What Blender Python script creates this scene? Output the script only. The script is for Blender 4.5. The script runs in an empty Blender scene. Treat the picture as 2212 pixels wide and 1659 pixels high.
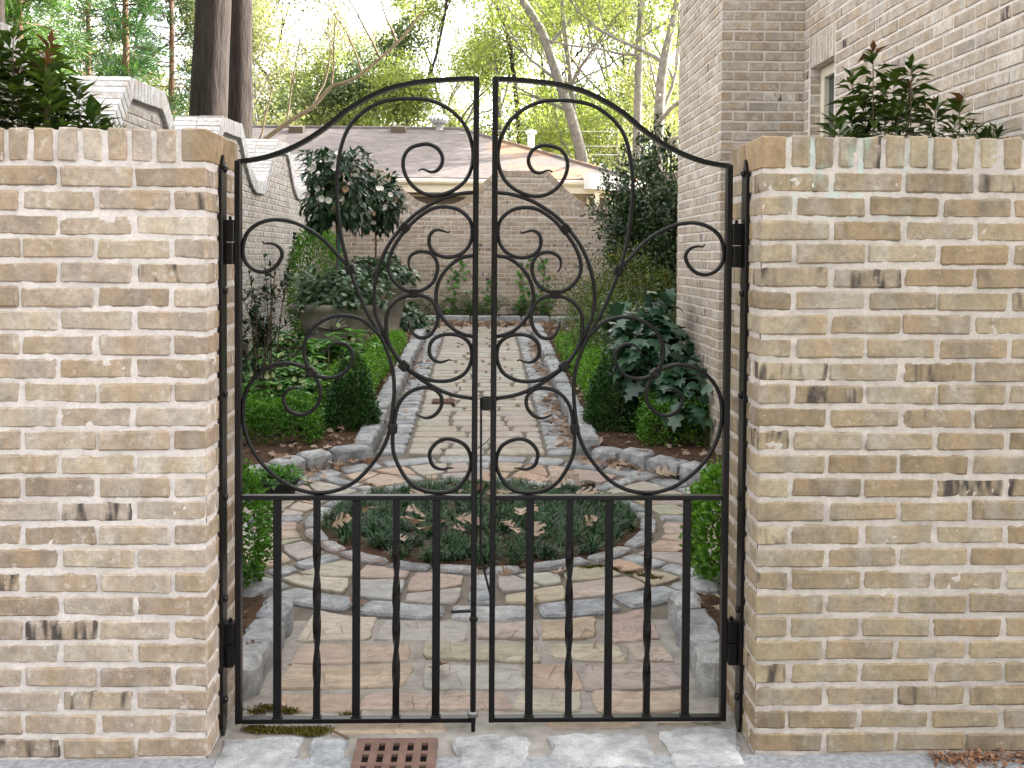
import bpy, bmesh, math, random
import numpy as np
from mathutils import Matrix, Vector

rng = np.random.default_rng(7)
random.seed(7)
SC = bpy.context.scene
COL = SC.collection
PI = math.pi

# ------------------------------------------------------------------ camera
YAW, PITCH, ROLL = math.radians(1.6311), math.radians(1.6347), math.radians(0.3871)
EYE = Vector((0.0, 0.0, 1.483))
CAM_F = Vector((math.sin(YAW)*math.cos(PITCH), math.cos(YAW)*math.cos(PITCH), -math.sin(PITCH)))
_r0 = Vector((math.cos(YAW), -math.sin(YAW), 0))
_u0 = _r0.cross(CAM_F)
CAM_R = _r0*math.cos(ROLL) + _u0*math.sin(ROLL)
CAM_U = -_r0*math.sin(ROLL) + _u0*math.cos(ROLL)
cam_d = bpy.data.cameras.new('camera')
cam = bpy.data.objects.new('camera', cam_d)
COL.objects.link(cam)
cam.matrix_world = Matrix(((CAM_R.x, CAM_U.x, -CAM_F.x, EYE.x), (CAM_R.y, CAM_U.y, -CAM_F.y, EYE.y), (CAM_R.z, CAM_U.z, -CAM_F.z, EYE.z), (0, 0, 0, 1)))
cam_d.sensor_width = 36.0
cam_d.lens = 35.80
cam_d.shift_y = -0.0969
cam_d.clip_start = 0.05
cam_d.clip_end = 600
SC.camera = cam

# ------------------------------------------------------------------ world, sun, exposure
SUN_EL = math.radians(30)
SUN_DIR = Vector((0.90, 0.42, 0)).normalized()          # horizontal direction towards the sun
world = bpy.data.worlds.new('World')
SC.world = world
world.use_nodes = True
wn = world.node_tree
wn.nodes.clear()
sky = wn.nodes.new('ShaderNodeTexSky')
sky.sky_type = 'NISHITA'
sky.sun_disc = False
sky.sun_elevation = SUN_EL
sky.sun_rotation = math.atan2(SUN_DIR.x, SUN_DIR.y)
sky.air_density = 1.0
sky.dust_density = 4.0
sky.ozone_density = 0.6
hsv = wn.nodes.new('ShaderNodeHueSaturation')            # hazy white spring sky
hsv.inputs['Saturation'].default_value = 0.07
bg = wn.nodes.new('ShaderNodeBackground')
bg.inputs['Strength'].default_value = 0.15
wo = wn.nodes.new('ShaderNodeOutputWorld')
wn.links.new(sky.outputs['Color'], hsv.inputs['Color'])
wn.links.new(hsv.outputs['Color'], bg.inputs['Color'])
wn.links.new(bg.outputs['Background'], wo.inputs['Surface'])

sun_d = bpy.data.lights.new('sun', 'SUN')
sun_d.energy = 3.2
sun_d.angle = math.radians(0.5)
sun_d.color = (1.0, 0.95, 0.86)
sun = bpy.data.objects.new('sun', sun_d)
COL.objects.link(sun)
_sd = Vector((SUN_DIR.x*math.cos(SUN_EL), SUN_DIR.y*math.cos(SUN_EL), math.sin(SUN_EL)))
sun.rotation_euler = _sd.to_track_quat('Z', 'Y').to_euler()
sun.location = (20, 10, 30)

vs = SC.view_settings
vs.view_transform = 'Standard'
vs.look = 'None'
vs.gamma = 1.0
vs.exposure = 2.92
vs.use_curve_mapping = False
SC.cycles.use_denoising = True
SC.cycles.max_bounces = 6
SC.cycles.diffuse_bounces = 4
SC.cycles.transmission_bounces = 4
SC.cycles.transparent_max_bounces = 6
SC.cycles.caustics_reflective = False
SC.cycles.caustics_refractive = False

# ------------------------------------------------------------------ helpers
def setp(o, label=None, cat=None, group=None, kind=None):
    if label: o['label'] = label
    if cat: o['category'] = cat
    if group: o['group'] = group
    if kind: o['kind'] = kind
    return o

def put(o, parent=None):
    COL.objects.link(o)
    if parent is not None:
        o.parent = parent
    return o

def empty(name, loc=(0, 0, 0), label=None, cat=None, group=None, kind=None):
    o = bpy.data.objects.new(name, None)
    o.empty_display_size = 0.1
    o.location = loc
    COL.objects.link(o)
    return setp(o, label, cat, group, kind)

def mk_mesh(name, V, Fc, mat, smooth=False):
    me = bpy.data.meshes.new(name)
    me.from_pydata([tuple(v) for v in V], [], [tuple(f) for f in Fc])
    me.materials.append(mat)
    if smooth:
        me.polygons.foreach_set('use_smooth', [True]*len(me.polygons))
    me.update()
    return me

def mesh_np(name, V, loops, starts, totals, mat, var=None, smooth=False):
    """fast mesh from numpy arrays"""
    me = bpy.data.meshes.new(name)
    me.vertices.add(len(V))
    me.vertices.foreach_set('co', np.asarray(V, np.float32).ravel())
    me.loops.add(len(loops))
    me.loops.foreach_set('vertex_index', np.asarray(loops, np.int32))
    me.polygons.add(len(starts))
    me.polygons.foreach_set('loop_start', np.asarray(starts, np.int32))
    me.polygons.foreach_set('loop_total', np.asarray(totals, np.int32))
    if smooth:
        me.polygons.foreach_set('use_smooth', np.ones(len(starts), bool))
    me.update(calc_edges=True)
    if var is not None:
        a = me.attributes.new('v', 'FLOAT', 'POINT')
        a.data.foreach_set('value', np.asarray(var, np.float32))
    me.materials.append(mat)
    return me

def obj(name, me, parent=None, loc=None, **kw):
    """link a mesh object; world-space mesh coordinates are kept under a moved parent"""
    o = bpy.data.objects.new(name, me)
    COL.objects.link(o)
    if parent is not None:
        o.parent = parent
        base = Vector((0, 0, 0))
        p = parent
        while p is not None:
            base += Vector(p.location)
            p = p.parent
        o.location = (Vector(loc) if loc is not None else Vector((0, 0, 0))) - base
    elif loc is not None:
        o.location = loc
    setp(o, **kw)
    return o

class MB:
    """collects shapes into one mesh"""
    def __init__(s):
        s.V = []; s.F = []
    def add(s, V, Fc):
        b = len(s.V)
        s.V += [tuple(v) for v in V]
        s.F += [tuple(i+b for i in f) for f in Fc]
    def box(s, x0, x1, y0, y1, z0, z1, M=None):
        V = [Vector((x, y, z)) for z in (z0, z1) for y in (y0, y1) for x in (x0, x1)]
        if M is not None: V = [M @ v for v in V]
        s.add(V, [(0, 2, 3, 1), (4, 5, 7, 6), (0, 1, 5, 4), (2, 6, 7, 3), (0, 4, 6, 2), (1, 3, 7, 5)])
    def bbox(s, x0, x1, y0, y1, z0, z1, b=0.003, M=None):
        """box with chamfered edges"""
        bm = bmesh.new()
        bmesh.ops.create_cube(bm, size=1)
        for v in bm.verts:
            v.co = Vector(((x0+x1)/2+v.co.x*(x1-x0), (y0+y1)/2+v.co.y*(y1-y0), (z0+z1)/2+v.co.z*(z1-z0)))
        bmesh.ops.bevel(bm, geom=list(bm.edges), offset=b, segments=1, affect='EDGES', profile=0.5)
        bm.verts.index_update()
        V = [(M @ v.co if M is not None else v.co.copy()) for v in bm.verts]
        Fc = [[v.index for v in f.verts] for f in bm.faces]
        bm.free()
        s.add(V, Fc)
    def tube(s, pts, rad, sides=8, cap=True, up=None):
        pts = [Vector(p) for p in pts]
        n = len(pts)
        if not hasattr(rad, '__len__'): rad = [rad]*n
        T = []
        for i in range(n):
            a = pts[max(0, i-1)]; b = pts[min(n-1, i+1)]
            d = (b-a)
            T.append(d.normalized() if d.length > 1e-9 else Vector((0, 0, 1)))
        ref = up if up is not None else (Vector((0, 1, 0)) if abs(T[0].y) < 0.9 else Vector((1, 0, 0)))
        X = (ref - T[0]*ref.dot(T[0])).normalized()
        V = []; Fc = []
        for i in range(n):
            X = (X - T[i]*X.dot(T[i]))
            X = X.normalized() if X.length > 1e-6 else T[i].orthogonal().normalized()
            Y = T[i].cross(X)
            for k in range(sides):
                a = 2*PI*k/sides + (PI/sides)
                V.append(pts[i] + (X*math.cos(a) + Y*math.sin(a))*rad[i])
        for i in range(n-1):
            for k in range(sides):
                k2 = (k+1) % sides
                Fc.append((i*sides+k, i*sides+k2, (i+1)*sides+k2, (i+1)*sides+k))
        if cap:
            Fc.append(tuple(range(sides-1, -1, -1)))
            Fc.append(tuple((n-1)*sides+k for k in range(sides)))
        s.add(V, Fc)
    def lathe(s, prof, c, sides=24, sx=1.0, sy=1.0):
        V = []; Fc = []
        for r, z in prof:
            for k in range(sides):
                a = 2*PI*k/sides
                V.append((c[0]+r*sx*math.cos(a), c[1]+r*sy*math.sin(a), c[2]+z))
        for i in range(len(prof)-1):
            for k in range(sides):
                k2 = (k+1) % sides
                Fc.append((i*sides+k, i*sides+k2, (i+1)*sides+k2, (i+1)*sides+k))
        s.add(V, Fc)
    def mesh(s, name, mat, smooth=False):
        return mk_mesh(name, s.V, s.F, mat, smooth)
    def build(s, name, mat, parent=None, smooth=False, **kw):
        return obj(name, s.mesh(name, mat, smooth), parent, **kw)

def smooth_path(pts, step=0.012):
    """Catmull-Rom through 2D/3D points, roughly even spacing"""
    P = [np.array(p, float) for p in pts]
    P = [2*P[0]-P[1]] + P + [2*P[-1]-P[-2]]
    out = []
    for i in range(1, len(P)-2):
        d = np.linalg.norm(P[i+1]-P[i])
        n = max(1, int(round(d/step)))
        for k in range(n):
            t = k/n
            a, b, c, e = P[i-1], P[i], P[i+1], P[i+2]
            out.append(0.5*((2*b)+(-a+c)*t+(2*a-5*b+4*c-e)*t*t+(-a+3*b-3*c+e)*t**3))
    out.append(P[-2])
    return out

def gz(y):
    """ground height: level court, then the garden rises towards the back"""
    if y < 6.5: return 0.0
    if y < 16.5: return 0.046*(y-6.5)
    return 0.46 + 0.03*(min(y, 32)-16.5)

def project(p):
    d = Vector(p) - EYE
    w = d.dot(CAM_F)
    if w <= 0.05: return None
    return (0.5 + (35.80/36)*d.dot(CAM_R)/w, 0, w, 615.13/1659 - (2200/1659)*d.dot(CAM_U)/w)

def in_frame(p, m=0.04):
    q = project(p)
    return q is not None and -m < q[0] < 1+m and -m < q[3] < 1+m

# ------------------------------------------------------------------ node helpers
class NT:
    def __init__(s, name):
        s.m = bpy.data.materials.new(name)
        s.m.use_nodes = True
        s.t = s.m.node_tree
        s.t.nodes.clear()
        s.out = s.t.nodes.new('ShaderNodeOutputMaterial')
    def n(s, typ, ins=None, **props):
        nd = s.t.nodes.new(typ)
        for k, v in props.items(): setattr(nd, k, v)
        for k, v in (ins or {}).items():
            sock = nd.inputs[k]
            if isinstance(v, bpy.types.NodeSocket): s.t.links.new(v, sock)
            else:
                if hasattr(sock.default_value, '__len__') and not isinstance(v, str):
                    v = tuple(v)
                    if len(sock.default_value) == 4 and len(v) == 3: v = v+(1,)
                sock.default_value = v
        return nd
    def math(s, op, a, b=0.0, c=None, clamp=False):
        ins = {0: a, 1: b}
        if c is not None: ins[2] = c
        return s.n('ShaderNodeMath', ins, operation=op, use_clamp=clamp).outputs[0]
    def vmath(s, op, a, b=(0, 0, 0)):
        return s.n('ShaderNodeVectorMath', {0: a, 1: b}, operation=op).outputs[0]
    def mix(s, f, a, b, blend='MIX'):
        nd = s.t.nodes.new('ShaderNodeMix')
        nd.data_type = 'RGBA'; nd.blend_type = blend
        for i, v in ((0, f), (6, a), (7, b)):
            if isinstance(v, bpy.types.NodeSocket): s.t.links.new(v, nd.inputs[i])
            else: nd.inputs[i].default_value = (tuple(v)+(1,))[:4] if hasattr(v, '__len__') else v
        return nd.outputs[2]
    def ramp(s, f, stops, interp='LINEAR'):
        nd = s.n('ShaderNodeValToRGB', {0: f})
        cr = nd.color_ramp
        cr.interpolation = interp
        while len(cr.elements) < len(stops): cr.elements.new(0.5)
        for e, (p, c) in zip(cr.elements, stops):
            e.position = p
            e.color = (tuple(c)+(1,))[:4] if hasattr(c, '__len__') else (c, c, c, 1)
        return nd.outputs[0]
    def noise(s, vec, scale, detail=3.0, rough=0.55, out=0, dist=0.0):
        return s.n('ShaderNodeTexNoise', {'Vector': vec, 'Scale': scale, 'Detail': detail, 'Roughness': rough, 'Distortion': dist}).outputs[out]
    def bump(s, h, strength=0.3, dist=0.01):
        return s.n('ShaderNodeBump', {'Height': h, 'Strength': strength, 'Distance': dist}).outputs[0]
    def rand(s):
        a = s.n('ShaderNodeObjectInfo').outputs['Random']
        b = s.n('ShaderNodeNewGeometry').outputs['Random Per Island']
        return s.math('FRACT', s.math('ADD', a, b))
    def surf(s, col, rough=0.8, normal=None, spec=0.3, metal=0.0, **kw):
        ins = {'Base Color': col, 'Roughness': rough, 'Specular IOR Level': spec, 'Metallic': metal}
        ins.update(kw)
        if normal is not None: ins['Normal'] = normal
        return s.n('ShaderNodeBsdfPrincipled', ins).outputs[0]
    def done(s, sh):
        s.t.links.new(sh, s.out.inputs['Surface'])
        return s.m
    def pos(s): return s.n('ShaderNodeNewGeometry').outputs['Position']
    def objc(s): return s.n('ShaderNodeTexCoord').outputs['Object']

def brick_mat(name, palette, wash_col, wash=0.15, burn=0.16, teal=False, stain=0.0):
    t = NT(name)
    h = t.rand()
    vec = t.vmath('ADD', t.objc(), t.n('ShaderNodeCombineXYZ', {0: t.math('MULTIPLY', h, 37.0), 1: t.math('MULTIPLY', h, 11.0), 2: t.math('MULTIPLY', h, 23.0)}).outputs[0])
    n = len(palette)
    base = t.ramp(h, [(i/(n-1), c) for i, c in enumerate(palette)])
    n1 = t.noise(vec, 16, 3, 0.6)
    base = t.mix(1.0, base, t.ramp(n1, [(0.25, 0.66), (0.75, 1.28)]), 'MULTIPLY')
    # warm / grey shifts across one brick
    n4 = t.noise(t.vmath('MULTIPLY', vec, (1, 1, 0.35)), 11, 2)
    base = t.mix(t.ramp(n4, [(0.45, 0.0), (0.7, 0.55)]), base, (0.36, 0.25, 0.145))
    base = t.mix(t.ramp(n4, [(0.26, 0.55), (0.46, 0.0)]), base, (0.37, 0.33, 0.29))
    # kiln burns: dark upright bands on some bricks
    h2 = t.math('FRACT', t.math('MULTIPLY', h, 13.37))
    gate = t.math('GREATER_THAN', h2, 1.0-burn)
    band = t.noise(t.vmath('MULTIPLY', vec, (24, 24, 5)), 1.0, 2, 0.6)
    bf = t.math('MULTIPLY', gate, t.ramp(band, [(0.52, 0.0), (0.64, 0.92)]))
    base = t.mix(bf, base, (0.05, 0.042, 0.038))
    # pits and specks
    n2 = t.noise(vec, 120, 2, 0.6)
    base = t.mix(1.0, base, t.ramp(t.noise(vec, 62, 4, 0.75), [(0.3, 0.80), (0.7, 1.16)]), 'MULTIPLY')
    base = t.mix(t.ramp(n2, [(0.26, 0.75), (0.36, 0.0)]), base, (0.16, 0.12, 0.09))
    # mortar smears
    n3 = t.noise(vec, 26, 4, 0.7)
    base = t.mix(t.ramp(n3, [(0.60-0.10*wash, 0.0), (0.72, min(1.0, wash*2.2))]), base, wash_col)
    p = t.pos()
    if stain > 0:                                       # lichen and run-off streaks on old whitewash
        ns = t.noise(t.vmath('MULTIPLY', p, (3.0, 3.0, 0.7)), 1.0, 5, 0.65)
        base = t.mix(t.ramp(ns, [(0.52, 0.0), (0.72, stain)]), base, (0.10, 0.095, 0.085))
    if teal:
        sep = t.n('ShaderNodeSeparateXYZ', {0: p})
        mx = t.ramp(t.math('ABSOLUTE', t.math('SUBTRACT', sep.outputs[0], 1.09)), [(0.06, 1.0), (0.22, 0.0)])
        mz = t.ramp(t.math('ABSOLUTE', t.math('SUBTRACT', sep.outputs[2], 1.74)), [(0.06, 1.0), (0.20, 0.0)])
        nn = t.noise(t.vmath('MULTIPLY', p, (22, 22, 9)), 1.0, 3, 0.6)
        f = t.math('MULTIPLY', t.math('MULTIPLY', mx, mz), t.ramp(nn, [(0.54, 0.0), (0.68, 0.45)]))
        base = t.mix(f, base, (0.30, 0.47, 0.42))
    bh = t.math('ADD', t.math('MULTIPLY', n2, 0.4), t.math('MULTIPLY', n3, 1.0))
    return t.done(t.surf(base, 0.9, t.bump(bh, 0.45, 0.006), 0.2))

def mortar_mat(name, col, dark=0.82, teal=False, stain=0.0):
    t = NT(name)
    p = t.pos()
    n1 = t.noise(p, 5, 4, 0.6)
    n2 = t.noise(p, 90, 3, 0.65)
    c = t.mix(1.0, col, t.ramp(n1, [(0.3, dark), (0.7, 1.06)]), 'MULTIPLY')
    c = t.mix(1.0, c, t.ramp(n2, [(0.25, 0.86), (0.6, 1.05)]), 'MULTIPLY')
    if stain > 0:
        ns = t.noise(t.vmath('MULTIPLY', p, (3.0, 3.0, 0.7)), 1.0, 5, 0.65)
        c = t.mix(t.ramp(ns, [(0.52, 0.0), (0.72, stain)]), c, (0.10, 0.095, 0.085))
    if teal:
        sep = t.n('ShaderNodeSeparateXYZ', {0: p})
        mx = t.ramp(t.math('ABSOLUTE', t.math('SUBTRACT', sep.outputs[0], 1.09)), [(0.10, 1.0), (0.30, 0.0)])
        mz = t.ramp(t.math('ABSOLUTE', t.math('SUBTRACT', sep.outputs[2], 1.76)), [(0.06, 1.0), (0.24, 0.0)])
        nn = t.noise(t.vmath('MULTIPLY', p, (22, 22, 6)), 1.0, 3, 0.6)
        f = t.math('MULTIPLY', t.math('MULTIPLY', mx, mz), t.ramp(nn, [(0.48, 0.0), (0.62, 0.5)]))
        c = t.mix(f, c, (0.36, 0.60, 0.54))
    return t.done(t.surf(c, 0.95, t.bump(n2, 0.5, 0.004), 0.15))

def stone_mat(name, palette, streak=0.4, speck=0.0, bumpd=0.006):
    t = NT(name)
    h = t.rand()
    p = t.vmath('ADD', t.pos(), t.n('ShaderNodeCombineXYZ', {0: t.math('MULTIPLY', h, 41.0), 1: t.math('MULTIPLY', h, 17.0), 2: h}).outputs[0])
    n = len(palette)
    c = t.ramp(h, [(i/(n-1), q) for i, q in enumerate(palette)])
    n1 = t.noise(t.vmath('MULTIPLY', p, (2.2, 9.0, 2.0)), 1.0, 5, 0.62, dist=0.8)
    c = t.mix(1.0, c, t.ramp(n1, [(0.3, 1.0-streak), (0.7, 1.0+streak*0.5)]), 'MULTIPLY')
    led = t.math('FRACT', t.math('MULTIPLY', n1, 3.6))
    c = t.mix(1.0, c, t.ramp(led, [(0.0, 1.0-streak*1.5), (0.05, 1.0-streak*0.6), (0.11, 1.0)]), 'MULTIPLY')
    n2 = t.noise(p, 75, 4, 0.7)
    if speck > 0:
        n3 = t.noise(p, 160, 2, 0.5)
        c = t.mix(t.ramp(n3, [(0.36, speck), (0.46, 0.0)]), c, (0.09, 0.095, 0.105))
        c = t.mix(t.ramp(n3, [(0.56, 0.0), (0.66, speck)]), c, (0.62, 0.60, 0.58))
        n5 = t.noise(p, 7, 3, 0.6)
        c = t.mix(1.0, c, t.ramp(n5, [(0.3, 0.60), (0.7, 1.15)]), 'MULTIPLY')
    n4 = t.noise(p, 14, 4, 0.65)
    c = t.mix(1.0, c, t.ramp(n4, [(0.3, 0.80), (0.65, 1.05)]), 'MULTIPLY')
    bh = t.math('ADD', t.math('ADD', n4, t.math('MULTIPLY', n2, 0.5)), t.math('MULTIPLY', led, 0.5*streak))
    return t.done(t.surf(c, 0.82, t.bump(bh, 0.85, bumpd*1.5), 0.25))

def plain_mat(name, col, rough=0.7, nscale=20, amp=0.2, spec=0.3, bump=0.2, bdist=0.004, metal=0.0):
    t = NT(name)
    p = t.pos()
    n1 = t.noise(p, nscale, 4, 0.6)
    c = t.mix(1.0, col, t.ramp(n1, [(0.3, 1-amp), (0.7, 1+amp*0.6)]), 'MULTIPLY')
    return t.done(t.surf(c, rough, t.bump(n1, bump, bdist), spec, metal))

def leaf_mat(name, cols, rough=0.5, trans=0.3, tcol=None, spec=0.4, back=None):
    t = NT(name)
    a = t.n('ShaderNodeAttribute', attribute_name='v').outputs['Fac']
    n = len(cols)
    c = t.ramp(a, [(i/max(1, n-1), q) for i, q in enumerate(cols)])
    p = t.pos()
    c = t.mix(1.0, c, t.ramp(t.noise(p, 2.5, 2), [(0.3, 0.8), (0.7, 1.2)]), 'MULTIPLY')
    if back is not None:
        bf = t.n('ShaderNodeNewGeometry').outputs['Backfacing']
        c = t.mix(bf, c, back)
    s1 = t.surf(c, rough, None, spec)
    tc = t.mix(1.0, c, tcol or (1.5, 1.6, 0.7), 'MULTIPLY')
    s2 = t.n('ShaderNodeBsdfTranslucent', {'Color': tc}).outputs[0]
    return t.done(t.n('ShaderNodeMixShader', {0: trans, 1: s1, 2: s2}).outputs[0])

# ------------------------------------------------------------------ materials
TANS = [(0.335, 0.252, 0.182), (0.480, 0.405, 0.330), (0.395, 0.318, 0.255), (0.545, 0.475, 0.395), (0.375, 0.285, 0.205), (0.450, 0.378, 0.318), (0.300, 0.228, 0.168), (0.500, 0.425, 0.335)]
M_BRICK_L = brick_mat('tan_brick_pale', [(r*0.885, g*0.87, b*0.865) for r, g, b in TANS], (0.62, 0.55, 0.50), wash=0.28, burn=0.075)
M_BRICK_R = brick_mat('buff_brick_shaded', [(r*0.645, g*0.63, b*0.545) for r, g, b in TANS], (0.54, 0.47, 0.41), wash=0.18, burn=0.15, teal=True)  # yellower brick, also darkened to paint in the shade beside the house
M_CORNER = brick_mat('brown_corner_brick', [(0.27, 0.185, 0.105), (0.31, 0.22, 0.13), (0.24, 0.17, 0.105)], (0.42, 0.35, 0.27), wash=0.08, burn=0.0)
M_MORTAR_L = mortar_mat('cream_mortar', (0.625, 0.56, 0.525), 0.88)
M_MORTAR_R = mortar_mat('cream_mortar_shaded', (0.50, 0.44, 0.395), teal=True)  # left mortar made darker: the right side's shade put into its colour
M_BRICK_H = brick_mat('house_brick', [(0.366, 0.311, 0.256), (0.439, 0.390, 0.342), (0.354, 0.293, 0.232), (0.500, 0.451, 0.403), (0.403, 0.336, 0.268), (0.329, 0.287, 0.250)], (0.610, 0.561, 0.525), wash=0.30, burn=0.08)
M_MORTAR_H = mortar_mat('house_mortar', (0.625, 0.569, 0.525))
M_BRICK_W = brick_mat('whitewashed_brick', [(0.36, 0.335, 0.305), (0.42, 0.395, 0.37), (0.33, 0.30, 0.27), (0.45, 0.43, 0.405), (0.38, 0.35, 0.32)], (0.52, 0.50, 0.48), wash=0.42, burn=0.03, stain=0.45)
M_MORTAR_W = mortar_mat('whitewashed_mortar', (0.47, 0.45, 0.43), stain=0.45)
M_COPING = brick_mat('white_coping_brick', [(0.50, 0.49, 0.49), (0.57, 0.56, 0.565), (0.44, 0.43, 0.43)], (0.62, 0.62, 0.62), wash=0.45, burn=0.0, stain=0.2)
M_BRICK_B = brick_mat('back_wall_brick', [(0.429, 0.338, 0.267), (0.494, 0.416, 0.345), (0.351, 0.273, 0.215), (0.546, 0.468, 0.397), (0.442, 0.345, 0.267), (0.390, 0.325, 0.280)], (0.650, 0.585, 0.533), wash=0.22, burn=0.04, stain=0.12)
M_MORTAR_B = mortar_mat('back_wall_mortar', (0.650, 0.579, 0.520), stain=0.1)
M_GRANITE = stone_mat('grey_granite', [(0.360, 0.369, 0.386), (0.430, 0.435, 0.439), (0.316, 0.329, 0.351), (0.456, 0.453, 0.448), (0.377, 0.377, 0.386)], 0.15, 0.26)
M_SAND = stone_mat('sandstone', [(0.437, 0.299, 0.237), (0.459, 0.395, 0.292), (0.395, 0.395, 0.396), (0.491, 0.341, 0.248), (0.384, 0.369, 0.281), (0.512, 0.448, 0.374), (0.427, 0.320, 0.281), (0.395, 0.369, 0.347), (0.491, 0.384, 0.297), (0.416, 0.320, 0.275)], 0.28)
M_PATHST = stone_mat('path_sandstone', [(0.397, 0.338, 0.280), (0.426, 0.382, 0.310), (0.369, 0.348, 0.290), (0.426, 0.352, 0.310), (0.387, 0.362, 0.321), (0.454, 0.420, 0.367), (0.378, 0.328, 0.290)], 0.22)
M_BASE = plain_mat('sandy_joint_mortar', (0.17, 0.148, 0.122), 0.95, 9, 0.3, 0.1, 0.6, 0.01)
M_DRIVE = plain_mat('grey_drive', (0.30, 0.305, 0.32), 0.95, 60, 0.35, 0.1, 0.6, 0.006)
M_SOIL = plain_mat('mulch_soil', (0.085, 0.052, 0.036), 0.95, 30, 0.5, 0.1, 1.0, 0.02)
M_TERRAIN = plain_mat('leafy_ground', (0.13, 0.105, 0.06), 0.95, 1.5, 0.4, 0.1, 0.5, 0.05)
M_IRON = plain_mat('black_iron', (0.0055, 0.0044, 0.0043), 0.30, 60, 0.25, 0.25, 0.15, 0.002)
M_STEEL = plain_mat('bare_steel', (0.22, 0.22, 0.22), 0.35, 60, 0.2, 0.5, 0.1, 0.001, 0.9)

# ------------------------------------------------------------------ brick system
def rough_block(L, W, H, bev, jit, r):
    """chamfered, slightly misshapen block centred on the origin (26 faces)"""
    bm = bmesh.new()
    bmesh.ops.create_cube(bm, size=1)
    for v in bm.verts:
        v.co = Vector((v.co.x*L, v.co.y*W, v.co.z*H)) + Vector((r.uniform(-jit, jit), 0, r.uniform(-jit, jit)))
    bmesh.ops.bevel(bm, geom=list(bm.edges), offset=bev, segments=1, affect='EDGES', profile=0.5)
    for v in bm.verts:
        v.co += Vector((r.uniform(-jit, jit)*0.6, r.uniform(-jit, jit)*0.35, r.uniform(-jit, jit)*0.6))
    bm.verts.index_update()
    V = np.array([v.co[:] for v in bm.verts])
    Fc = [[v.index for v in f.verts] for f in bm.faces]
    bm.free()
    return V, Fc

_r = random.Random(3)
class BrickSet:
    """brick meshes that share data: a few variants of each format"""
    def __init__(s, mat, bev=0.0055, jit=0.0030, nvar=10):
        s.mat = mat; s.bev = bev; s.jit = jit; s.nvar = nvar; s.cache = {}
    def get(s, L, W, H):
        key = (round(L, 3), round(W, 3), round(H, 4))
        if key not in s.cache:
            out = []
            for k in range(s.nvar):
                V, Fc = rough_block(L, W, H, s.bev, s.jit, _r)
                out.append((V, Fc, mk_mesh('brick', V, Fc, s.mat)))
            s.cache[key] = out
        return _r.choice(s.cache[key])

def lay(thing, bset, specs, limit=300, name='brick', rest='brickwork'):
    """specs: (matrix, (L, W, H), scale_x). The ones that show largest become objects, the rest one joined part"""
    scored = []
    for M, dims, sx in specs:
        c = M.translation
        sc = 1.0/(c-EYE).length
        if not in_frame(c): sc *= 0.05
        scored.append((sc, M, dims, sx))
    scored.sort(key=lambda q: -q[0])
    base = Vector((0, 0, 0)); p = thing
    while p is not None:
        base += Vector(p.location); p = p.parent
    T = Matrix.Translation(-base)
    for sc, M, dims, sx in scored[:limit]:
        o = bpy.data.objects.new(name, bset.get(*dims)[2])
        COL.objects.link(o)
        o.parent = thing
        o.matrix_local = T @ M @ Matrix.Diagonal((sx, 1, 1, 1))
    left = scored[limit:]
    if left:
        VV = []; FF = []; b = 0
        for sc, M, dims, sx in left:
            V, Fc, _ = bset.get(*dims)
            A = np.array(M.to_3x3())
            W = (V*np.array([sx, 1, 1])) @ A.T + np.array(M.translation)
            VV.append(W)
            FF += [tuple(i+b for i in f) for f in Fc]
            b += len(V)
        me = mk_mesh(rest, np.vstack(VV), FF, bset.mat)
        obj(rest, me, thing, kind='stuff')

def wall_frame(ox, oy, phi):
    """local x runs along the wall, local -y looks outward"""
    return Matrix.Translation((ox, oy, 0)) @ Matrix.Rotation(phi, 4, 'Z')

def jm(z=0.0, a=0.006):
    return Matrix.Rotation(_r.uniform(-a, a), 4, 'Y') @ Matrix.Rotation(_r.uniform(-a, a), 4, 'X')

P_C, BL, BH, BW, JT = 0.06936, 0.2030, 0.0562, 0.095, 0.0125
PU = BL+JT

def grid_sheet(fn, nu, nv):
    """grid of (nu+1)x(nv+1) vertices from fn(i, j)"""
    V = [fn(i, j) for j in range(nv+1) for i in range(nu+1)]
    Fc = [(j*(nu+1)+i, j*(nu+1)+i+1, (j+1)*(nu+1)+i+1, (j+1)*(nu+1)+i) for j in range(nv) for i in range(nu)]
    return V, Fc

from mathutils import noise as mnoise
def nz(x, y, z, s, seed=0.0):
    return mnoise.noise(Vector((x*s+seed, y*s+seed*1.7, z*s-seed)))

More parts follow.
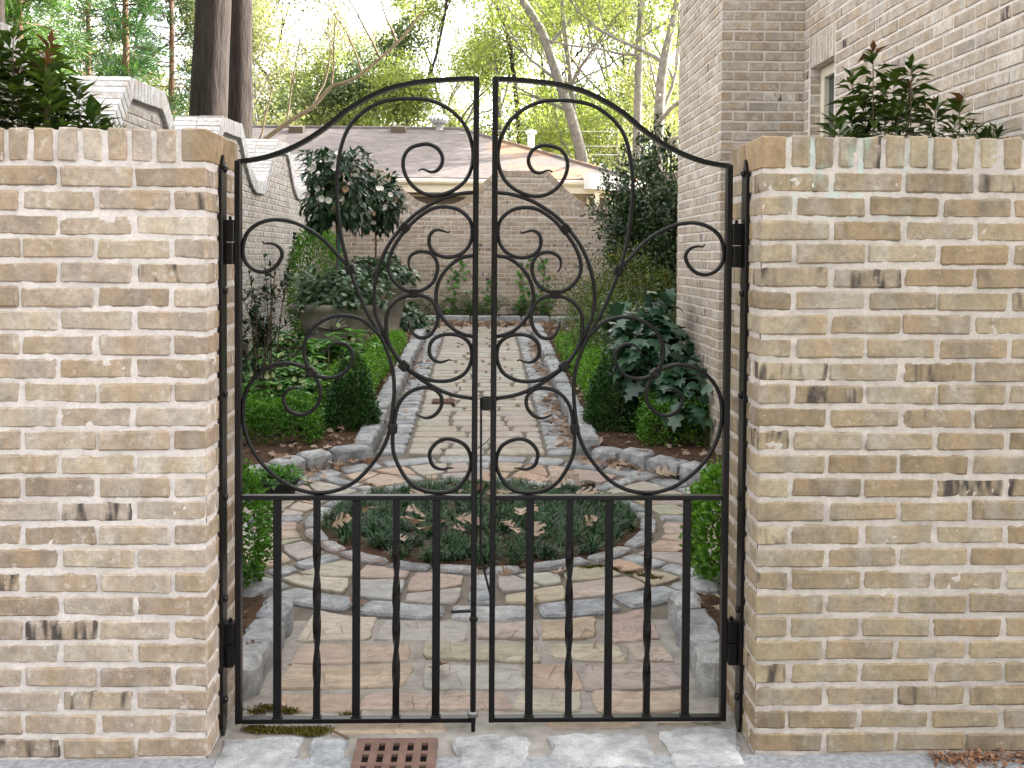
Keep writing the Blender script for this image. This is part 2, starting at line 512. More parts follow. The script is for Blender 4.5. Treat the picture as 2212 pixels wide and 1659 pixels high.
# ------------------------------------------------------------------ front walls with the gate opening
Y0, TH, ZTOP = 2.966, 0.372, 1.841
XL, XR = -0.798, 0.813
def front_wall(side, xin, xout, mat, mmat, label):
    w = empty('brick_wall', ((xin+xout)/2, Y0+TH/2, 0), label, 'wall')
    bs = BrickSet(mat)
    sgn = side                                   # -1 left wall, +1 right wall
    # mortar body: front, jamb and back as rough sheets, displaced so that joints look trowelled
    def dis(x, y, z): return 0.0042*nz(x, y, z, 30, 3.1) + 0.0030*nz(x, y, z, 85, 9.0)
    V = []; Fc = []
    step = 0.0095
    nu = int(abs(xout-xin)/step); nv = int((ZTOP-0.004)/step)
    off = 0.0045
    def front(i, j):
        x = xin + (xout-xin)*i/nu + (0.0 if i else -sgn*0.0); z = (ZTOP-0.006)*j/nv
        e = off*sgn if i == 0 else 0
        return (x+e, Y0+off+dis(x, Y0, z), z)
    a, f = grid_sheet(front, nu, nv); V += a; Fc += [(q if sgn > 0 else q[::-1]) for q in f]
    nj = int(TH/step)
    def jamb(i, j):
        y = Y0+off+(TH-2*off)*i/nj; z = (ZTOP-0.006)*j/nv
        return (xin+sgn*(off+dis(xin, y, z)), y, z)
    b = len(V)
    a, f = grid_sheet(jamb, nj, nv); V += a; Fc += [tuple(k+b for k in (q[::-1] if sgn > 0 else q)) for q in f]
    b = len(V)
    V += [(xin, Y0+TH-0.004, 0), (xout, Y0+TH-0.004, 0), (xout, Y0+TH-0.004, ZTOP-0.006), (xin, Y0+TH-0.004, ZTOP-0.006)]
    Fc.append((b, b+1, b+2, b+3))
    def top(i, j):
        x = xin+sgn*off+(xout-xin-sgn*off)*i/nu; y = Y0+off+(TH-2*off)*j/8
        return (x, y, ZTOP-0.006+0.004*nz(x, y, 0, 40, 2))
    b = len(V)
    a, f = grid_sheet(top, nu, 8); V += a; Fc += [tuple(k+b for k in q) for q in f]
    obj('mortar_core', mk_mesh('mortar_core', V, Fc, mmat, True), w)
    specs = []
    F0 = Matrix.Translation((0, 0, 0))
    yc = Y0+BW/2
    ujit = lambda a: _r.uniform(-a, a)
    for c in range(25):
        z = 0.004 + c*P_C + P_C/2 + ujit(0.0012)
        full = (c % 2 == 0)
        # front face, from the corner outward
        u = 0.0
        first = True
        while u < abs(xout-xin)-0.05:
            L = BL if (full or not first) else 0.092
            L2 = L
            x = xin + sgn*(u+L/2)
            if first and not full:
                # header: its long side shows in the jamb
                M = Matrix.Translation((xin+sgn*BW/2, Y0+BL/2, z)) @ Matrix.Rotation(PI/2, 4, 'Z') @ jm()
                specs.append((M, (BL, BW, BH), 1.0))
                u += BW+JT
            else:
                pr = ujit(0.0022)
                L2 = min(L, abs(xout-xin)-u)
                x = xin+sgn*(u+L2/2)
                M = Matrix.Translation((x+(ujit(0.003) if L2 == L else 0), yc+pr, z+ujit(0.0014))) @ jm(0, 0.009 if not first else 0.003)
                specs.append((M, (BL, BW, BH), L2/BL))
                u += L+JT
            first = False
        # rest of the jamb
        y = Y0 + (BW if full else BL) + JT*0.8
        yend = Y0+TH
        while yend-y > 0.03:
            L = min(BL if full else 0.15, yend-y)
            if yend-(y+L) < 0.045: L = yend-y
            M = Matrix.Translation((xin+sgn*(BW/2+ujit(0.0015)), y+L/2, z)) @ Matrix.Rotation(PI/2, 4, 'Z') @ jm(0, 0.004)
            specs.append((M, (BL, BW, BH), L/BL))
            y += L+JT*0.8
    # rowlock course on top: bricks on edge, two deep
    rl = 0.0555; pitch = rl+0.0145
    zc = ZTOP-0.0475
    corner = []
    k = 0
    while k*pitch < abs(xout-xin):
        x = xin+sgn*(k*pitch+rl/2)
        wd = rl
        if k == 0: wd = 0.072; x = xin+sgn*wd/2
        else: x += sgn*0.0185
        for row, (ya, yb) in enumerate(((Y0, Y0+0.178), (Y0+0.191, Y0+TH))):
            M = Matrix.Translation((x, (ya+yb)/2+ujit(0.002), zc+ujit(0.0025))) @ Matrix.Rotation(PI/2, 4, 'Z') @ jm(0, 0.006 if k else 0.0)
            sp = (M, (yb-ya, wd, 0.095), 1.0)
            (corner if k == 0 else specs).append(sp)
        k += 1
    lay(w, bs, specs, 340)
    bc = BrickSet(M_CORNER if sgn < 0 else M_CORNER, 0.004, 0.001)
    lay(w, bc, corner, 10, 'corner_brick')
    return w
WALL_L = front_wall(-1, XL, -2.45, M_BRICK_L, M_MORTAR_L, 'pale tan brick wall with dark kiln burns, on the left of the iron gate')
WALL_R = front_wall(1, XR, 2.215, M_BRICK_R, M_MORTAR_R, 'buff brick wall with teal stain under its coping, right of the iron gate')

# ------------------------------------------------------------------ generic brick face for garden walls and house
def face_bricks(fr, u0, u1, z0, ztop, pitch_u=PU, pc=P_C, proud=0.0, skip=None, start=0.0, amp=0.002):
    """bricks of a wall face in frame fr; ztop may be a function of u; skip(u, z) -> True leaves bricks out"""
    out = []
    c = 0
    z = z0
    zt = ztop if callable(ztop) else (lambda u: ztop)
    zmax = max(zt(u0+(u1-u0)*k/200) for k in range(201))
    while z+BH < zmax+0.01:
        u = u0 - ((c % 2)*pitch_u/2) - start
        zc = z+P_C*0.5
        while u < u1:
            a = max(u, u0); b = min(u+BL, u1)
            # trim to where the wall is tall enough
            n = 8
            ok = [(zt(a+(b-a)*k/n) > zc+BH/2) and not (skip and skip(a+(b-a)*k/n, zc)) for k in range(n+1)]
            if any(ok) and not all(ok):
                best = (0, -1); s = None
                for k in range(n+2):
                    if k <= n and ok[k]:
                        if s is None: s = k
                    elif s is not None:
                        if k-1-s > best[1]-best[0]: best = (s, k-1)
                        s = None
                aa = a+(b-a)*best[0]/n; bb = a+(b-a)*best[1]/n
                a, b = aa, bb
                good = b-a > 0.03
            else:
                good = all(ok) and b-a > 0.03
            if good:
                M = fr @ Matrix.Translation(((a+b)/2, BW/2-proud+_r.uniform(-amp, amp), zc+_r.uniform(-0.001, 0.001))) @ jm(0, 0.006)
                out.append((M, (BL, BW, BH), (b-a)/BL))
            u += pitch_u
        z += pc
        c += 1
    return out

# ------------------------------------------------------------------ scalloped garden walls
HUMP, FLAT = 2.66, 0.80
def scallop(s, ztop, depth):
    """height profile along the wall: flat humps with catenary dips between; s measured from a hump centre"""
    q = (s/HUMP+0.5) % 1.0 - 0.5
    d = abs(q)*HUMP
    if d <= FLAT/2: return ztop
    t = (d-FLAT/2)/(HUMP/2-FLAT/2)                  # 0 at the hump edge, 1 in the dip
    return ztop - depth*math.sin(min(1.0, t*1.14)*PI/2)**1.2

def garden_wall(name, fr, u0, u1, s_off, ztop, rise, depth, thick, zbase, bm_, mm_, cm_, border, label, band=None, limit=300, cop_limit=150, recess=0.018, cop_two=True):
    w = empty(name, (fr.translation.x, fr.translation.y, 0), label, 'wall')
    zt = lambda u: scallop(u-s_off, ztop, depth) + rise*(u-u0)
    n = int((u1-u0)/0.04)
    # mortar body
    V = []; Fc = []
    for i in range(n+1):
        u = u0+(u1-u0)*i/n; z = zt(u)-0.03
        for (d, zz) in ((recess+0.006, zbase), (recess+0.006, z), (thick-0.01, z), (thick-0.01, zbase)):
            V.append(fr @ Vector((u, d, zz)))
    for i in range(n):
        for k in range(3):
            a = i*4+k
            Fc.append((a, a+4, a+5, a+1))
    Fc.append((0, 1, 2, 3)); Fc.append(tuple(n*4+k for k in (3, 2, 1, 0)))
    obj('mortar_core', mk_mesh('mortar_core', V, Fc, mm_), w)
    def under(u): return zt(u)-border
    skip = None
    if band is not None:
        skip = lambda u, z: band-0.075 < z < band+0.075
    specs = face_bricks(fr @ Matrix.Translation((0, recess, 0)), u0, u1, zbase, under, skip=skip, start=0.06)
    if band is not None:                              # a row of bricks on end
        u = u0
        while u < u1:
            M = fr @ Matrix.Translation((u+0.03, 0.045+_r.uniform(-0.002, 0.002), band)) @ Matrix.Rotation(PI/2, 4, 'Y')
            specs.append((M, (0.104, 0.09, 0.056), 1.0))
            u += 0.070
    lay(w, BrickSet(bm_, 0.004, 0.002, 5), specs, limit)
    # coping: bricks on edge that follow the curve
    cop = []
    s = u0
    arc = 0.0
    pts = [(u0+(u1-u0)*i/1200, zt(u0+(u1-u0)*i/1200)) for i in range(1201)]
    nxt = 0.0; acc = 0.0
    pitch = 0.0735
    for i in range(1200):
        (a, za), (b, zb) = pts[i], pts[i+1]
        seg = math.hypot(b-a, zb-za)
        while acc+seg >= nxt:
            t = (nxt-acc)/seg
            u = a+(b-a)*t; z = za+(zb-za)*t
            ang = math.atan2(zb-za, b-a)
            R = Matrix.Rotation(-ang, 4, 'Y')
            hb = border*0.98
            for (d0, d1) in (((-0.004, thick/2-0.005), (thick/2+0.005, thick)) if cop_two else ((-0.004, thick),)):
                M = fr @ Matrix.Translation((u, (d0+d1)/2, z)) @ R @ Matrix.Translation((0, 0, -hb/2+_r.uniform(-0.003, 0.002))) @ Matrix.Rotation(PI/2, 4, 'Z')
                cop.append((M, (d1-d0, 0.0655, hb), 1.0))
            nxt += pitch
        acc += seg
    lay(w, BrickSet(cm_, 0.0035, 0.0014, 4), cop, cop_limit, 'coping_brick', 'coping_brickwork')
    # bedding mortar just under the coping bricks, following the curve
    V = []; Fc = []
    for i in range(0, 1201, 6):
        u, z = pts[i]
        j = min(i+6, 1200); k = max(i-6, 0)
        tx, tz = pts[j][0]-pts[k][0], pts[j][1]-pts[k][1]
        l = math.hypot(tx, tz); nx_, nz_ = tz/l, -tx/l
        for h, d in ((0.009, 0.002), (0.009, thick-0.004), (border*0.96, thick-0.004), (border*0.96, 0.002)):
            V.append(fr @ Vector((u+nx_*h, d, z+nz_*h)))
    m = len(V)//4
    for i in range(m-1):
        for k in range(4):
            k2 = (k+1) % 4
            Fc.append((i*4+k, i*4+k2, (i+1)*4+k2, (i+1)*4+k))
    obj('coping_mortar', mk_mesh('coping_mortar', V, Fc, cm_), w)
    return w

# left wall: plane x=-2.60 looking towards +x, running away from the gate
GXL = -2.60
frL = wall_frame(GXL, 3.4, PI/2)                      # local u = y-3.4
GARDEN_L = garden_wall('garden_wall', frL, 0.0, 13.1, 8.0-3.4, 2.66, 0.028, 0.56, 0.46, -0.05, M_BRICK_W, M_MORTAR_W, M_COPING, 0.155,
                       'whitewashed brick garden wall with scalloped humped top along the left bed', limit=300, cop_limit=300, recess=0.03)
# back wall: plane y=16.5 looking at the gate
GYB = 16.5
frB = wall_frame(-2.6, GYB, 0.0)
GARDEN_B = garden_wall('garden_wall', frB, 0.0, 8.2, 2.6+0.62, 2.86, 0.0, 0.56, 0.36, 0.30, M_BRICK_B, M_MORTAR_B, M_BRICK_B, 0.105,
                       'tan brick back garden wall with a scalloped top and a band of upright bricks', band=2.19, limit=300, cop_limit=110, recess=0.002, cop_two=False)

# ------------------------------------------------------------------ the tall brick house on the right
HX, HB, HC, HYB, HYE = 2.22, 7.06, 1.646, 8.62, 11.4
HH = 6.3
HW = 8.3                                               # unseen rear wing, added and raised to keep sun off the left wall
house = empty('brick_house', (HX, HB, 0), 'tall brick house with a projecting chimney bay and a narrow window, on the right', 'house')
WY0, WY1, WZ0, WZ1 = 6.45, 6.93, 1.35, 2.775           # window opening in the side wall
mb = MB()
def quad(m, a, b, c, d): m.add([a, b, c, d], [(0, 1, 2, 3)])
e = 0.005
xa = HX+e
# side wall with the opening left out
quad(mb, (xa, 2.90+e, -0.1), (xa, WY0, 0), (xa, WY0, HH), (xa, 2.90, HH))
quad(mb, (xa, WY1, 0), (xa, HB, 0), (xa, HB, HH), (xa, WY1, HH))
quad(mb, (xa, WY0, 0), (xa, WY1, 0), (xa, WY1, WZ0), (xa, WY0, WZ0))
quad(mb, (xa, WY0, WZ1), (xa, WY1, WZ1), (xa, WY1, HH), (xa, WY0, HH))
for (ya, yb, za, zb) in ((WY0, WY0, WZ0, WZ1), (WY1, WY1, WZ0, WZ1)):
    quad(mb, (xa, ya, za), (xa+0.14, ya, za), (xa+0.14, ya, zb), (xa, ya, zb))
quad(mb, (xa, WY0, WZ1), (xa, WY1, WZ1), (xa+0.14, WY1, WZ1), (xa+0.14, WY0, WZ1))
quad(mb, (xa, WY0, WZ0), (xa, WY1, WZ0), (xa+0.14, WY1, WZ0), (xa+0.14, WY0, WZ0))
quad(mb, (HX+e, HB+e, 0), (HC+e, HB+e, 0), (HC+e, HB+e, HH+1.6), (HX+0.6, HB+e, HH+1.6))
quad(mb, (HC+e, HB+e, 0), (HC+e, HYB, 0), (HC+e, HYB, HH+1.6), (HC+e, HB+e, HH+1.6))
quad(mb, (HC+e, HYB, 0), (HX+0.6, HYB, 0), (HX+0.6, HYB, HH+1.6), (HC+e, HYB, HH+1.6))
quad(mb, (HC, HB, HH+1.6), (HX+0.6, HB, HH+1.6), (HX+0.6, HYB, HH+1.6), (HC, HYB, HH+1.6))
quad(mb, (xa, HYB, 0), (xa, HYE, 0), (xa, HYE, HH), (xa, HYB, HH))
quad(mb, (xa, HYE, 0), (11, HYE, 0), (11, HYE, HH), (xa, HYE, HH))
quad(mb, (xa, 2.90+e, -0.1), (11, 2.90+e, -0.1), (11, 2.90+e, HH), (xa, 2.90+e, HH))
quad(mb, (11, 2.90, 0), (11, HYE, 0), (11, HYE, HH), (11, 2.90, HH))
quad(mb, (4.5, HYE, 0), (4.5, 21, 0), (4.5, 21, HW), (4.5, HYE, HW))  # walls of the added wing that blocks the sun
quad(mb, (4.5, 21, 0), (11, 21, 0), (11, 21, HW), (4.5, 21, HW))
quad(mb, (11, 21, 0), (11, HYE, 0), (11, HYE, HW), (11, 21, HW))
quad(mb, (4.5, HYE, HH-0.5), (11, HYE, HH-0.5), (11, HYE, HW), (4.5, HYE, HW))
mb.build('wall', M_MORTAR_H, house)
bsH = BrickSet(M_BRICK_H, 0.004, 0.002, 6)
frA = wall_frame(HX, HB, -PI/2)                        # u grows towards the camera: y = HB-u
skipA = lambda u, z: (HB-WY1-0.005 < u < HB-WY0+0.005) and (WZ0 < z < WZ1+0.215)
specs = face_bricks(frA, 0.0, HB-2.90-BW-0.012, 0.0+2*P_C*0, HH-0.1, skip=skipA)
for k in range(9):                                     # soldier lintel over the window
    M = frA @ Matrix.Translation((HB-WY1+0.014+k*0.0565, 0.047, WZ1+0.104)) @ Matrix.Rotation(PI/2, 4, 'Y')
    specs.append((M, (0.2, 0.09, 0.046), 1.0))
frW = wall_frame(HC, HB, 0.0)                          # bay front
specs += face_bricks(frW, 0.0, HX-HC, 0.0, HH+1.5, start=0.02)
frC = wall_frame(HC, HYB, -PI/2)                       # bay side: y = HYB-u
specs += face_bricks(frC, 0.0, HYB-HB-BW-0.012, 0.0, HH+1.5, start=0.05)
specs += face_bricks(wall_frame(HX, 2.90, 0.0), 0.0, 5.5, -0.05, HH-0.1, start=0.04)
# jamb bricks of the window return
for c in range(20):
    z = WZ0+c*P_C+0.03
    if z > WZ1-0.03: break
    M = Matrix.Translation((HX+0.066, WY1+0.045, z)) @ jm(0, 0.003)
    specs.append((M, (0.118, BW, BH), 1.0))
lay(house, bsH, specs, 300)
M_WINFRAME = plain_mat('cream_window_paint', (0.62, 0.57, 0.45), 0.5, 8, 0.08)
t = NT('window_glass')
M_GLASS = t.done(t.surf((0.03, 0.035, 0.04), 0.06, None, 0.8))
win = empty('window', (HX+0.10, (WY0+WY1)/2, WZ0)); win.parent = house; win.location = Vector((HX+0.10, (WY0+WY1)/2, WZ0))-Vector(house.location)
m = MB()
xw0, xw1 = HX+0.075, HX+0.14
m.bbox(xw0, xw1, WY0+0.004, WY0+0.075, WZ0, WZ1-0.003)
m.bbox(xw0, xw1, WY1-0.075, WY1-0.004, WZ0, WZ1-0.003)
m.bbox(xw0, xw1, WY0+0.077, WY1-0.077, WZ1-0.075, WZ1-0.004)
m.bbox(xw0, xw1, WY0+0.077, WY1-0.077, WZ0+0.004, WZ0+0.08)
m.bbox(xw0+0.015, xw1, WY0+0.077, WY1-0.077, 2.08, 2.12)
m.build('frame', M_WINFRAME, win)
m = MB(); m.box(xw0+0.035, xw0+0.042, WY0+0.075, WY1-0.075, WZ0+0.08, WZ1-0.075); m.build('pane', M_GLASS, win)
m = MB(); m.bbox(HX-0.04, HX+0.07, WY0-0.04, WY1+0.04, WZ0-0.06, WZ0-0.004); m.build('sill', M_WINFRAME, win)
M_ROOF = plain_mat('grey_shingle', (0.16, 0.135, 0.125), 0.9, 12, 0.25)
m = MB()
m.add([(1.7, 2.4, HH-0.1), (11.5, 2.4, HH-0.1), (11.5, 12.0, HH-0.1), (1.7, 12.0, HH-0.1), (4.8, 6.0, HH+2.0), (8.5, 6.0, HH+2.0), (8.5, 8.8, HH+2.0), (4.8, 8.8, HH+2.0)],
      [(0, 1, 5, 4), (1, 2, 6, 5), (2, 3, 7, 6), (3, 0, 4, 7), (4, 5, 6, 7), (3, 2, 1, 0)])
m.add([(4.2, 11.1, HW-0.06), (11.4, 11.1, HW-0.06), (11.4, 21.4, HW-0.06), (4.2, 21.4, HW-0.06), (7.8, 12.5, HW+2.2), (7.8, 19.0, HW+2.2)], [(1, 2, 5, 4), (2, 3, 5), (3, 0, 4, 5), (0, 1, 4), (3, 2, 1, 0)])
m.build('roof', M_ROOF, house)

# ------------------------------------------------------------------ ground
def terrain():
    xs = [-150, -80, -40, -20, -10, -5, 0, 5, 10, 20, 40, 80, 150]
    ys = [-60, -20, -5, 0, 3, 6.5, 9, 12, 16.5, 20, 25, 32, 45, 70, 120, 220]
    V = [(x, y, gz(y)-0.08) for y in ys for x in xs]
    n = len(xs)
    Fc = [(j*n+i, j*n+i+1, (j+1)*n+i+1, (j+1)*n+i) for j in range(len(ys)-1) for i in range(n-1)]
    obj('ground', mk_mesh('ground', V, Fc, M_TERRAIN), kind='structure', label='leaf covered ground under the trees beyond the walls')
terrain()

def drive():
    V, Fc = grid_sheet(lambda i, j: (-7.0+14.0*i/200, -6.0+8.967*j/140, 0.003+0.004*nz(-7.0+14.0*i/200, 8.967*j/140, 0, 12, 1)), 200, 140)
    obj('driveway', mk_mesh('driveway', V, Fc, M_DRIVE, True), kind='structure', label='grey driveway surface in front of the wall')
drive()

CC = Vector((0.0, 5.70))                # centre of the round court
R_BED, R_IN, R_OUT0, R_OUT1, R_K0, R_K1 = 0.88, 0.995, 1.435, 1.60, 1.635, 1.80

def base_sheet():
    """bedding mortar under all stones"""
    V = []; Fc = []; idx = {}
    st = 0.05
    def vid(i, j):
        if (i, j) not in idx:
            x = i*st; y = j*st
            idx[(i, j)] = len(V)
            V.append((x, y, gz(y)-0.010+0.004*nz(x, y, 0, 9, 4)+0.002*nz(x, y, 0, 30, 2)-(0.004 if y > 7.25 else 0)))
        return idx[(i, j)]
    for j in range(int(2.93/st), int(15.75/st)):
        y = (j+0.5)*st
        for i in range(-40, 40):
            x = (i+0.5)*st
            ok = (y < 4.6 and abs(x) < 0.9) or ((Vector((x, y))-CC).length < 1.86) or (7 < y and abs(x+0.035) < 0.92) or (y > 14.6 and -1.75 < x < 1.35)
            if ok: Fc.append((vid(i, j), vid(i+1, j), vid(i+1, j+1), vid(i, j+1)))
    o = obj('courtyard_paving', mk_mesh('courtyard_paving', V, Fc, M_BASE, True), kind='structure', label='court and path of sandstone flags and granite setts in sandy mortar')
    return o
PAVING = base_sheet()
PATH = obj('path', mk_mesh('path', [(-0.6, 7.4, gz(7.4)-0.03), (0.5, 7.4, gz(7.4)-0.03), (0.5, 15.5, gz(15.5)-0.03), (-0.6, 15.5, gz(15.5)-0.03)], [(0, 1, 2, 3)], M_BASE), kind='structure', label='long straight garden path of coursed sandstone rising to the back wall')

def clip(poly, n, d):
    """keep the part of a convex polygon with n.p <= d"""
    out = []
    for i in range(len(poly)):
        a, b = poly[i], poly[(i+1) % len(poly)]
        da, db = a.dot(n)-d, b.dot(n)-d
        if da <= 0: out.append(a)
        if da*db < 0: out.append(a+(b-a)*(da/(da-db)))
    return out

def area(p):
    return 0.5*sum(p[i].x*p[(i+1) % len(p)].y-p[(i+1) % len(p)].x*p[i].y for i in range(len(p)))

def inset(poly, g):
    out = poly
    for i in range(len(poly)):
        a, b = poly[i], poly[(i+1) % len(poly)]
        e_ = (b-a)
        if e_.length < 1e-5: continue
        n = Vector((e_.y, -e_.x)).normalized()
        out = clip(out, n, a.dot(n)-g)
        if len(out) < 3: return []
    return out

def split(poly, maxa, r, along=None, skew=0.35):
    """cut a polygon into irregular flags"""
    if abs(area(poly)) < maxa*r.uniform(0.65, 1.35): return [poly]
    xs = [p.x for p in poly]; ys = [p.y for p in poly]
    w, h = max(xs)-min(xs), max(ys)-min(ys)
    c = sum(poly, Vector((0, 0)))/len(poly)
    ang = (0 if w > h else PI/2) + r.uniform(-skew, skew)
    n = Vector((math.cos(ang), math.sin(ang)))
    d = c.dot(n)+r.uniform(-0.16, 0.16)*max(w, h)
    A, B = clip(poly, n, d), clip(poly, -n, -d)
    if len(A) < 3 or len(B) < 3: return [poly]
    return split(A, maxa, r, along, skew)+split(B, maxa, r, along, skew)

def stone_mesh(poly, mat, zfun, thick=0.03, bev=0.008, rough=0.006, top=0.004, name='flagstone', seg=0.07, crown=0.0):
    """irregular stone from a plan outline: wobbly edge, chamfered shoulder, slightly uneven top"""
    pts = []
    n = len(poly)
    for i in range(n):
        a, b = poly[i], poly[(i+1) % n]
        L = (b-a).length
        k = max(1, int(round(L/seg)))
        for q in range(k):
            pts.append(a+(b-a)*(q/k))
    # round the corners once
    m = len(pts)
    sm = [pts[i]*0.76+(pts[i-1]+pts[(i+1) % m])*0.12 for i in range(m)]
    c = sum(sm, Vector((0, 0)))/m
    r = _r
    ring = [p+(p-c).normalized()*r.uniform(-rough, rough*0.5) for p in sm]
    if area(ring) < 0: ring.reverse()
    tilt = (r.uniform(-0.012, 0.012), r.uniform(-0.012, 0.012))
    dz = r.uniform(-0.002, 0.003)
    V = []; Fc = []
    def hz(p, o): return zfun(p.x, p.y)+o+dz+tilt[0]*(p.x-c.x)+tilt[1]*(p.y-c.y)
    tall = top > 0.05
    for p in ring: V.append((p.x, p.y, hz(p, -thick)))
    if tall:
        for p in ring:
            q = p+(p-c).normalized()*r.uniform(-0.004, 0.013)
            V.append((q.x, q.y, hz(q, top*r.uniform(0.38, 0.55))))
    for p in ring: V.append((p.x, p.y, hz(p, top-bev*r.uniform(0.5, 1.1))))
    for p in ring:
        d = (c-p); l = d.length
        q = p+d.normalized()*min(bev, l*0.4)
        V.append((q.x, q.y, hz(q, top+r.uniform(-0.0015, 0.0015))))
    for p in ring:
        q = p+(c-p)*0.45
        V.append((q.x, q.y, hz(q, top+crown+r.uniform(-0.0018, 0.0018))))
    m = len(ring)
    K = 4 if tall else 3
    for k in range(K):
        for i in range(m):
            j = (i+1) % m
            Fc.append((k*m+i, k*m+j, (k+1)*m+j, (k+1)*m+i))
    Fc.append(tuple(K*m+i for i in range(m)))
    return mk_mesh(name, V, Fc, mat)

rs = random.Random(21)
gzf = lambda x, y: gz(y)
def flag(poly, mat, name, parent=PAVING, **kw):
    if len(poly) < 3: return
    obj(name, stone_mesh(poly, mat, gzf, name=name, **kw), parent)

def polar(r, a): return Vector((CC.x+r*math.cos(a), CC.y+r*math.sin(a)))

# ring of granite setts round the planted circle and the outer ring
def ring_setts(r0, r1, n, skipf=None, name='granite_sett'):
    a = rs.random()
    cuts = []
    tot = 0
    while tot < 2*PI-0.02:
        st = 2*PI/n*rs.uniform(0.75, 1.3)
        cuts.append((tot, min(2*PI, tot+st))); tot += st
    for a0, a1 in cuts:
        g = 0.012/((r0+r1)/2)
        k = 4
        poly = [polar(r0, a+a0+g+(a1-a0-2*g)*i/k) for i in range(k+1)]+[polar(r1, a+a1-g-(a1-a0-2*g)*i/k) for i in range(k+1)]
        if skipf and skipf(a+(a0+a1)/2): continue
        flag(poly, M_GRANITE, name, top=0.008, bev=0.012, rough=0.010, crown=0.003)
ring_setts(R_BED+0.005, R_IN-0.01, 22)
ring_setts(R_OUT0, R_OUT1, 30)
# radial spokes of granite and the sandstone flags between them
for k in range(8):
    a = PI/2+k*PI/4
    rr = R_IN+0.012
    while rr < R_OUT0-0.05:
        L = rs.uniform(0.12, 0.24); r1 = min(rr+L, R_OUT0-0.012)
        w = 0.055
        d = Vector((math.cos(a), math.sin(a))); s_ = Vector((-d.y, d.x))
        flag([CC+d*rr-s_*w, CC+d*r1-s_*w, CC+d*r1+s_*w, CC+d*rr+s_*w], M_GRANITE, 'granite_sett', top=0.007, bev=0.010, rough=0.008)
        rr = r1+0.016
    # sector in (arc length, radius) space, cut, then bent round the circle
    rm = 1.21
    hw = 0.075/rm
    A0, A1 = a+hw, a+PI/4-hw
    U0, U1 = A0*rm, A1*rm
    sect = [Vector((U0, R_IN+0.014)), Vector((U1, R_IN+0.014)), Vector((U1, R_OUT0-0.014)), Vector((U0, R_OUT0-0.014))]
    for pc in split(sect, 0.07, rs, None, 0.55):
        q = inset(pc, 0.0065)
        if len(q) < 3 or abs(area(q)) < 0.002: continue
        dense = []
        for i in range(len(q)):
            b0, b1 = q[i], q[(i+1) % len(q)]
            kk = max(1, int((b1-b0).length/0.08))
            for j in range(kk): dense.append(b0+(b1-b0)*(j/kk))
        flag([polar(p.y, p.x/rm) for p in dense], M_SAND, 'flagstone', top=0.006, rough=0.006, seg=0.2, bev=0.006)
# entrance flags between gate and ring
ring_y = lambda x: CC.y-math.sqrt(R_OUT1**2-x*x)-0.02
rect = [Vector((-0.66, 0)), Vector((0.66, 0)), Vector((0.66, 1)), Vector((-0.66, 1))]
YA = 3.27
rows = [(3.265, 3.42), (3.435, 3.66), (3.675, 3.86), (3.875, 4.25)]
for ri, (ya, yb) in enumerate(rows):
    x = -0.70
    while x < 0.66:
        w = rs.uniform(0.17, 0.52)
        x1 = min(x+w, 0.70)
        if 0.70-x1 < 0.14: x1 = 0.70
        j = lambda: rs.uniform(-0.03, 0.03)
        top_y = lambda xx: min(yb, ring_y(xx))
        if top_y((x+x1)/2)-ya > 0.05:
            nseg = 4
            poly = [Vector((x+j(), ya+j())), Vector((x1+j(), ya+j()))]+[Vector((x1-(x1-x)*i/nseg, top_y(x1-(x1-x)*i/nseg)+j()*0.4)) for i in range(nseg+1)]
            c = sum(poly, Vector((0, 0)))/len(poly)
            poly = [c+(p-c)*(1-0.016/max(0.05, (p-c).length)) for p in poly]
            flag(poly, M_SAND, 'flagstone', top=0.004, rough=0.008, seg=0.05, bev=0.006)
        x = x1
# mortar lip and granite threshold blocks under the gate
M_LIP = plain_mat('threshold_mortar', (0.31, 0.285, 0.255), 0.95, 14, 0.28, 0.1, 0.7, 0.008)
V, Fc = grid_sheet(lambda i, j: (XL-0.01+(XR-XL+0.02)*i/90, 2.962+1.16*j/84, -0.003+0.005*nz(i*0.018, j*0.014, 0, 9, 6)+0.0030*nz(i*0.018, j*0.014, 0, 40, 2)-0.002*(j/84)), 90, 84)
obj('threshold_mortar', mk_mesh('threshold_mortar', V, Fc, M_LIP, True), PAVING)
thr = [(-0.79, -0.535, 2.90, 3.095), (-0.52, -0.395, 2.91, 3.10), (-0.085, 0.155, 2.905, 3.10), (0.20, 0.525, 2.90, 3.105), (0.55, 0.80, 2.905, 3.135)]
for (x0, x1, y0, y1) in thr:
    m_ = 0.02
    poly = [Vector((x0+m_*rs.random(), y0)), Vector((x1-m_*rs.random(), y0)), Vector((x1, y1-m_*rs.random())), Vector(((x0+x1)/2, y1+0.008)), Vector((x0, y1-m_*rs.random()))]
    flag(poly, M_GRANITE, 'granite_sett', top=0.009, bev=0.012, rough=0.014, seg=0.035, crown=0.001)
for (x0, x1, y0, y1) in ((-0.76, -0.50, 3.15, 3.245), (-0.47, -0.10, 3.125, 3.215), (0.20, 0.52, 3.15, 3.24), (0.55, 0.78, 3.17, 3.25)):
    poly = [Vector((x0, y0)), Vector((x1, y0+0.008)), Vector((x1-0.01, y1)), Vector((x0+0.012, y1-0.006))]
    flag(poly, M_SAND, 'flagstone', top=0.003, bev=0.008, rough=0.008, seg=0.05)

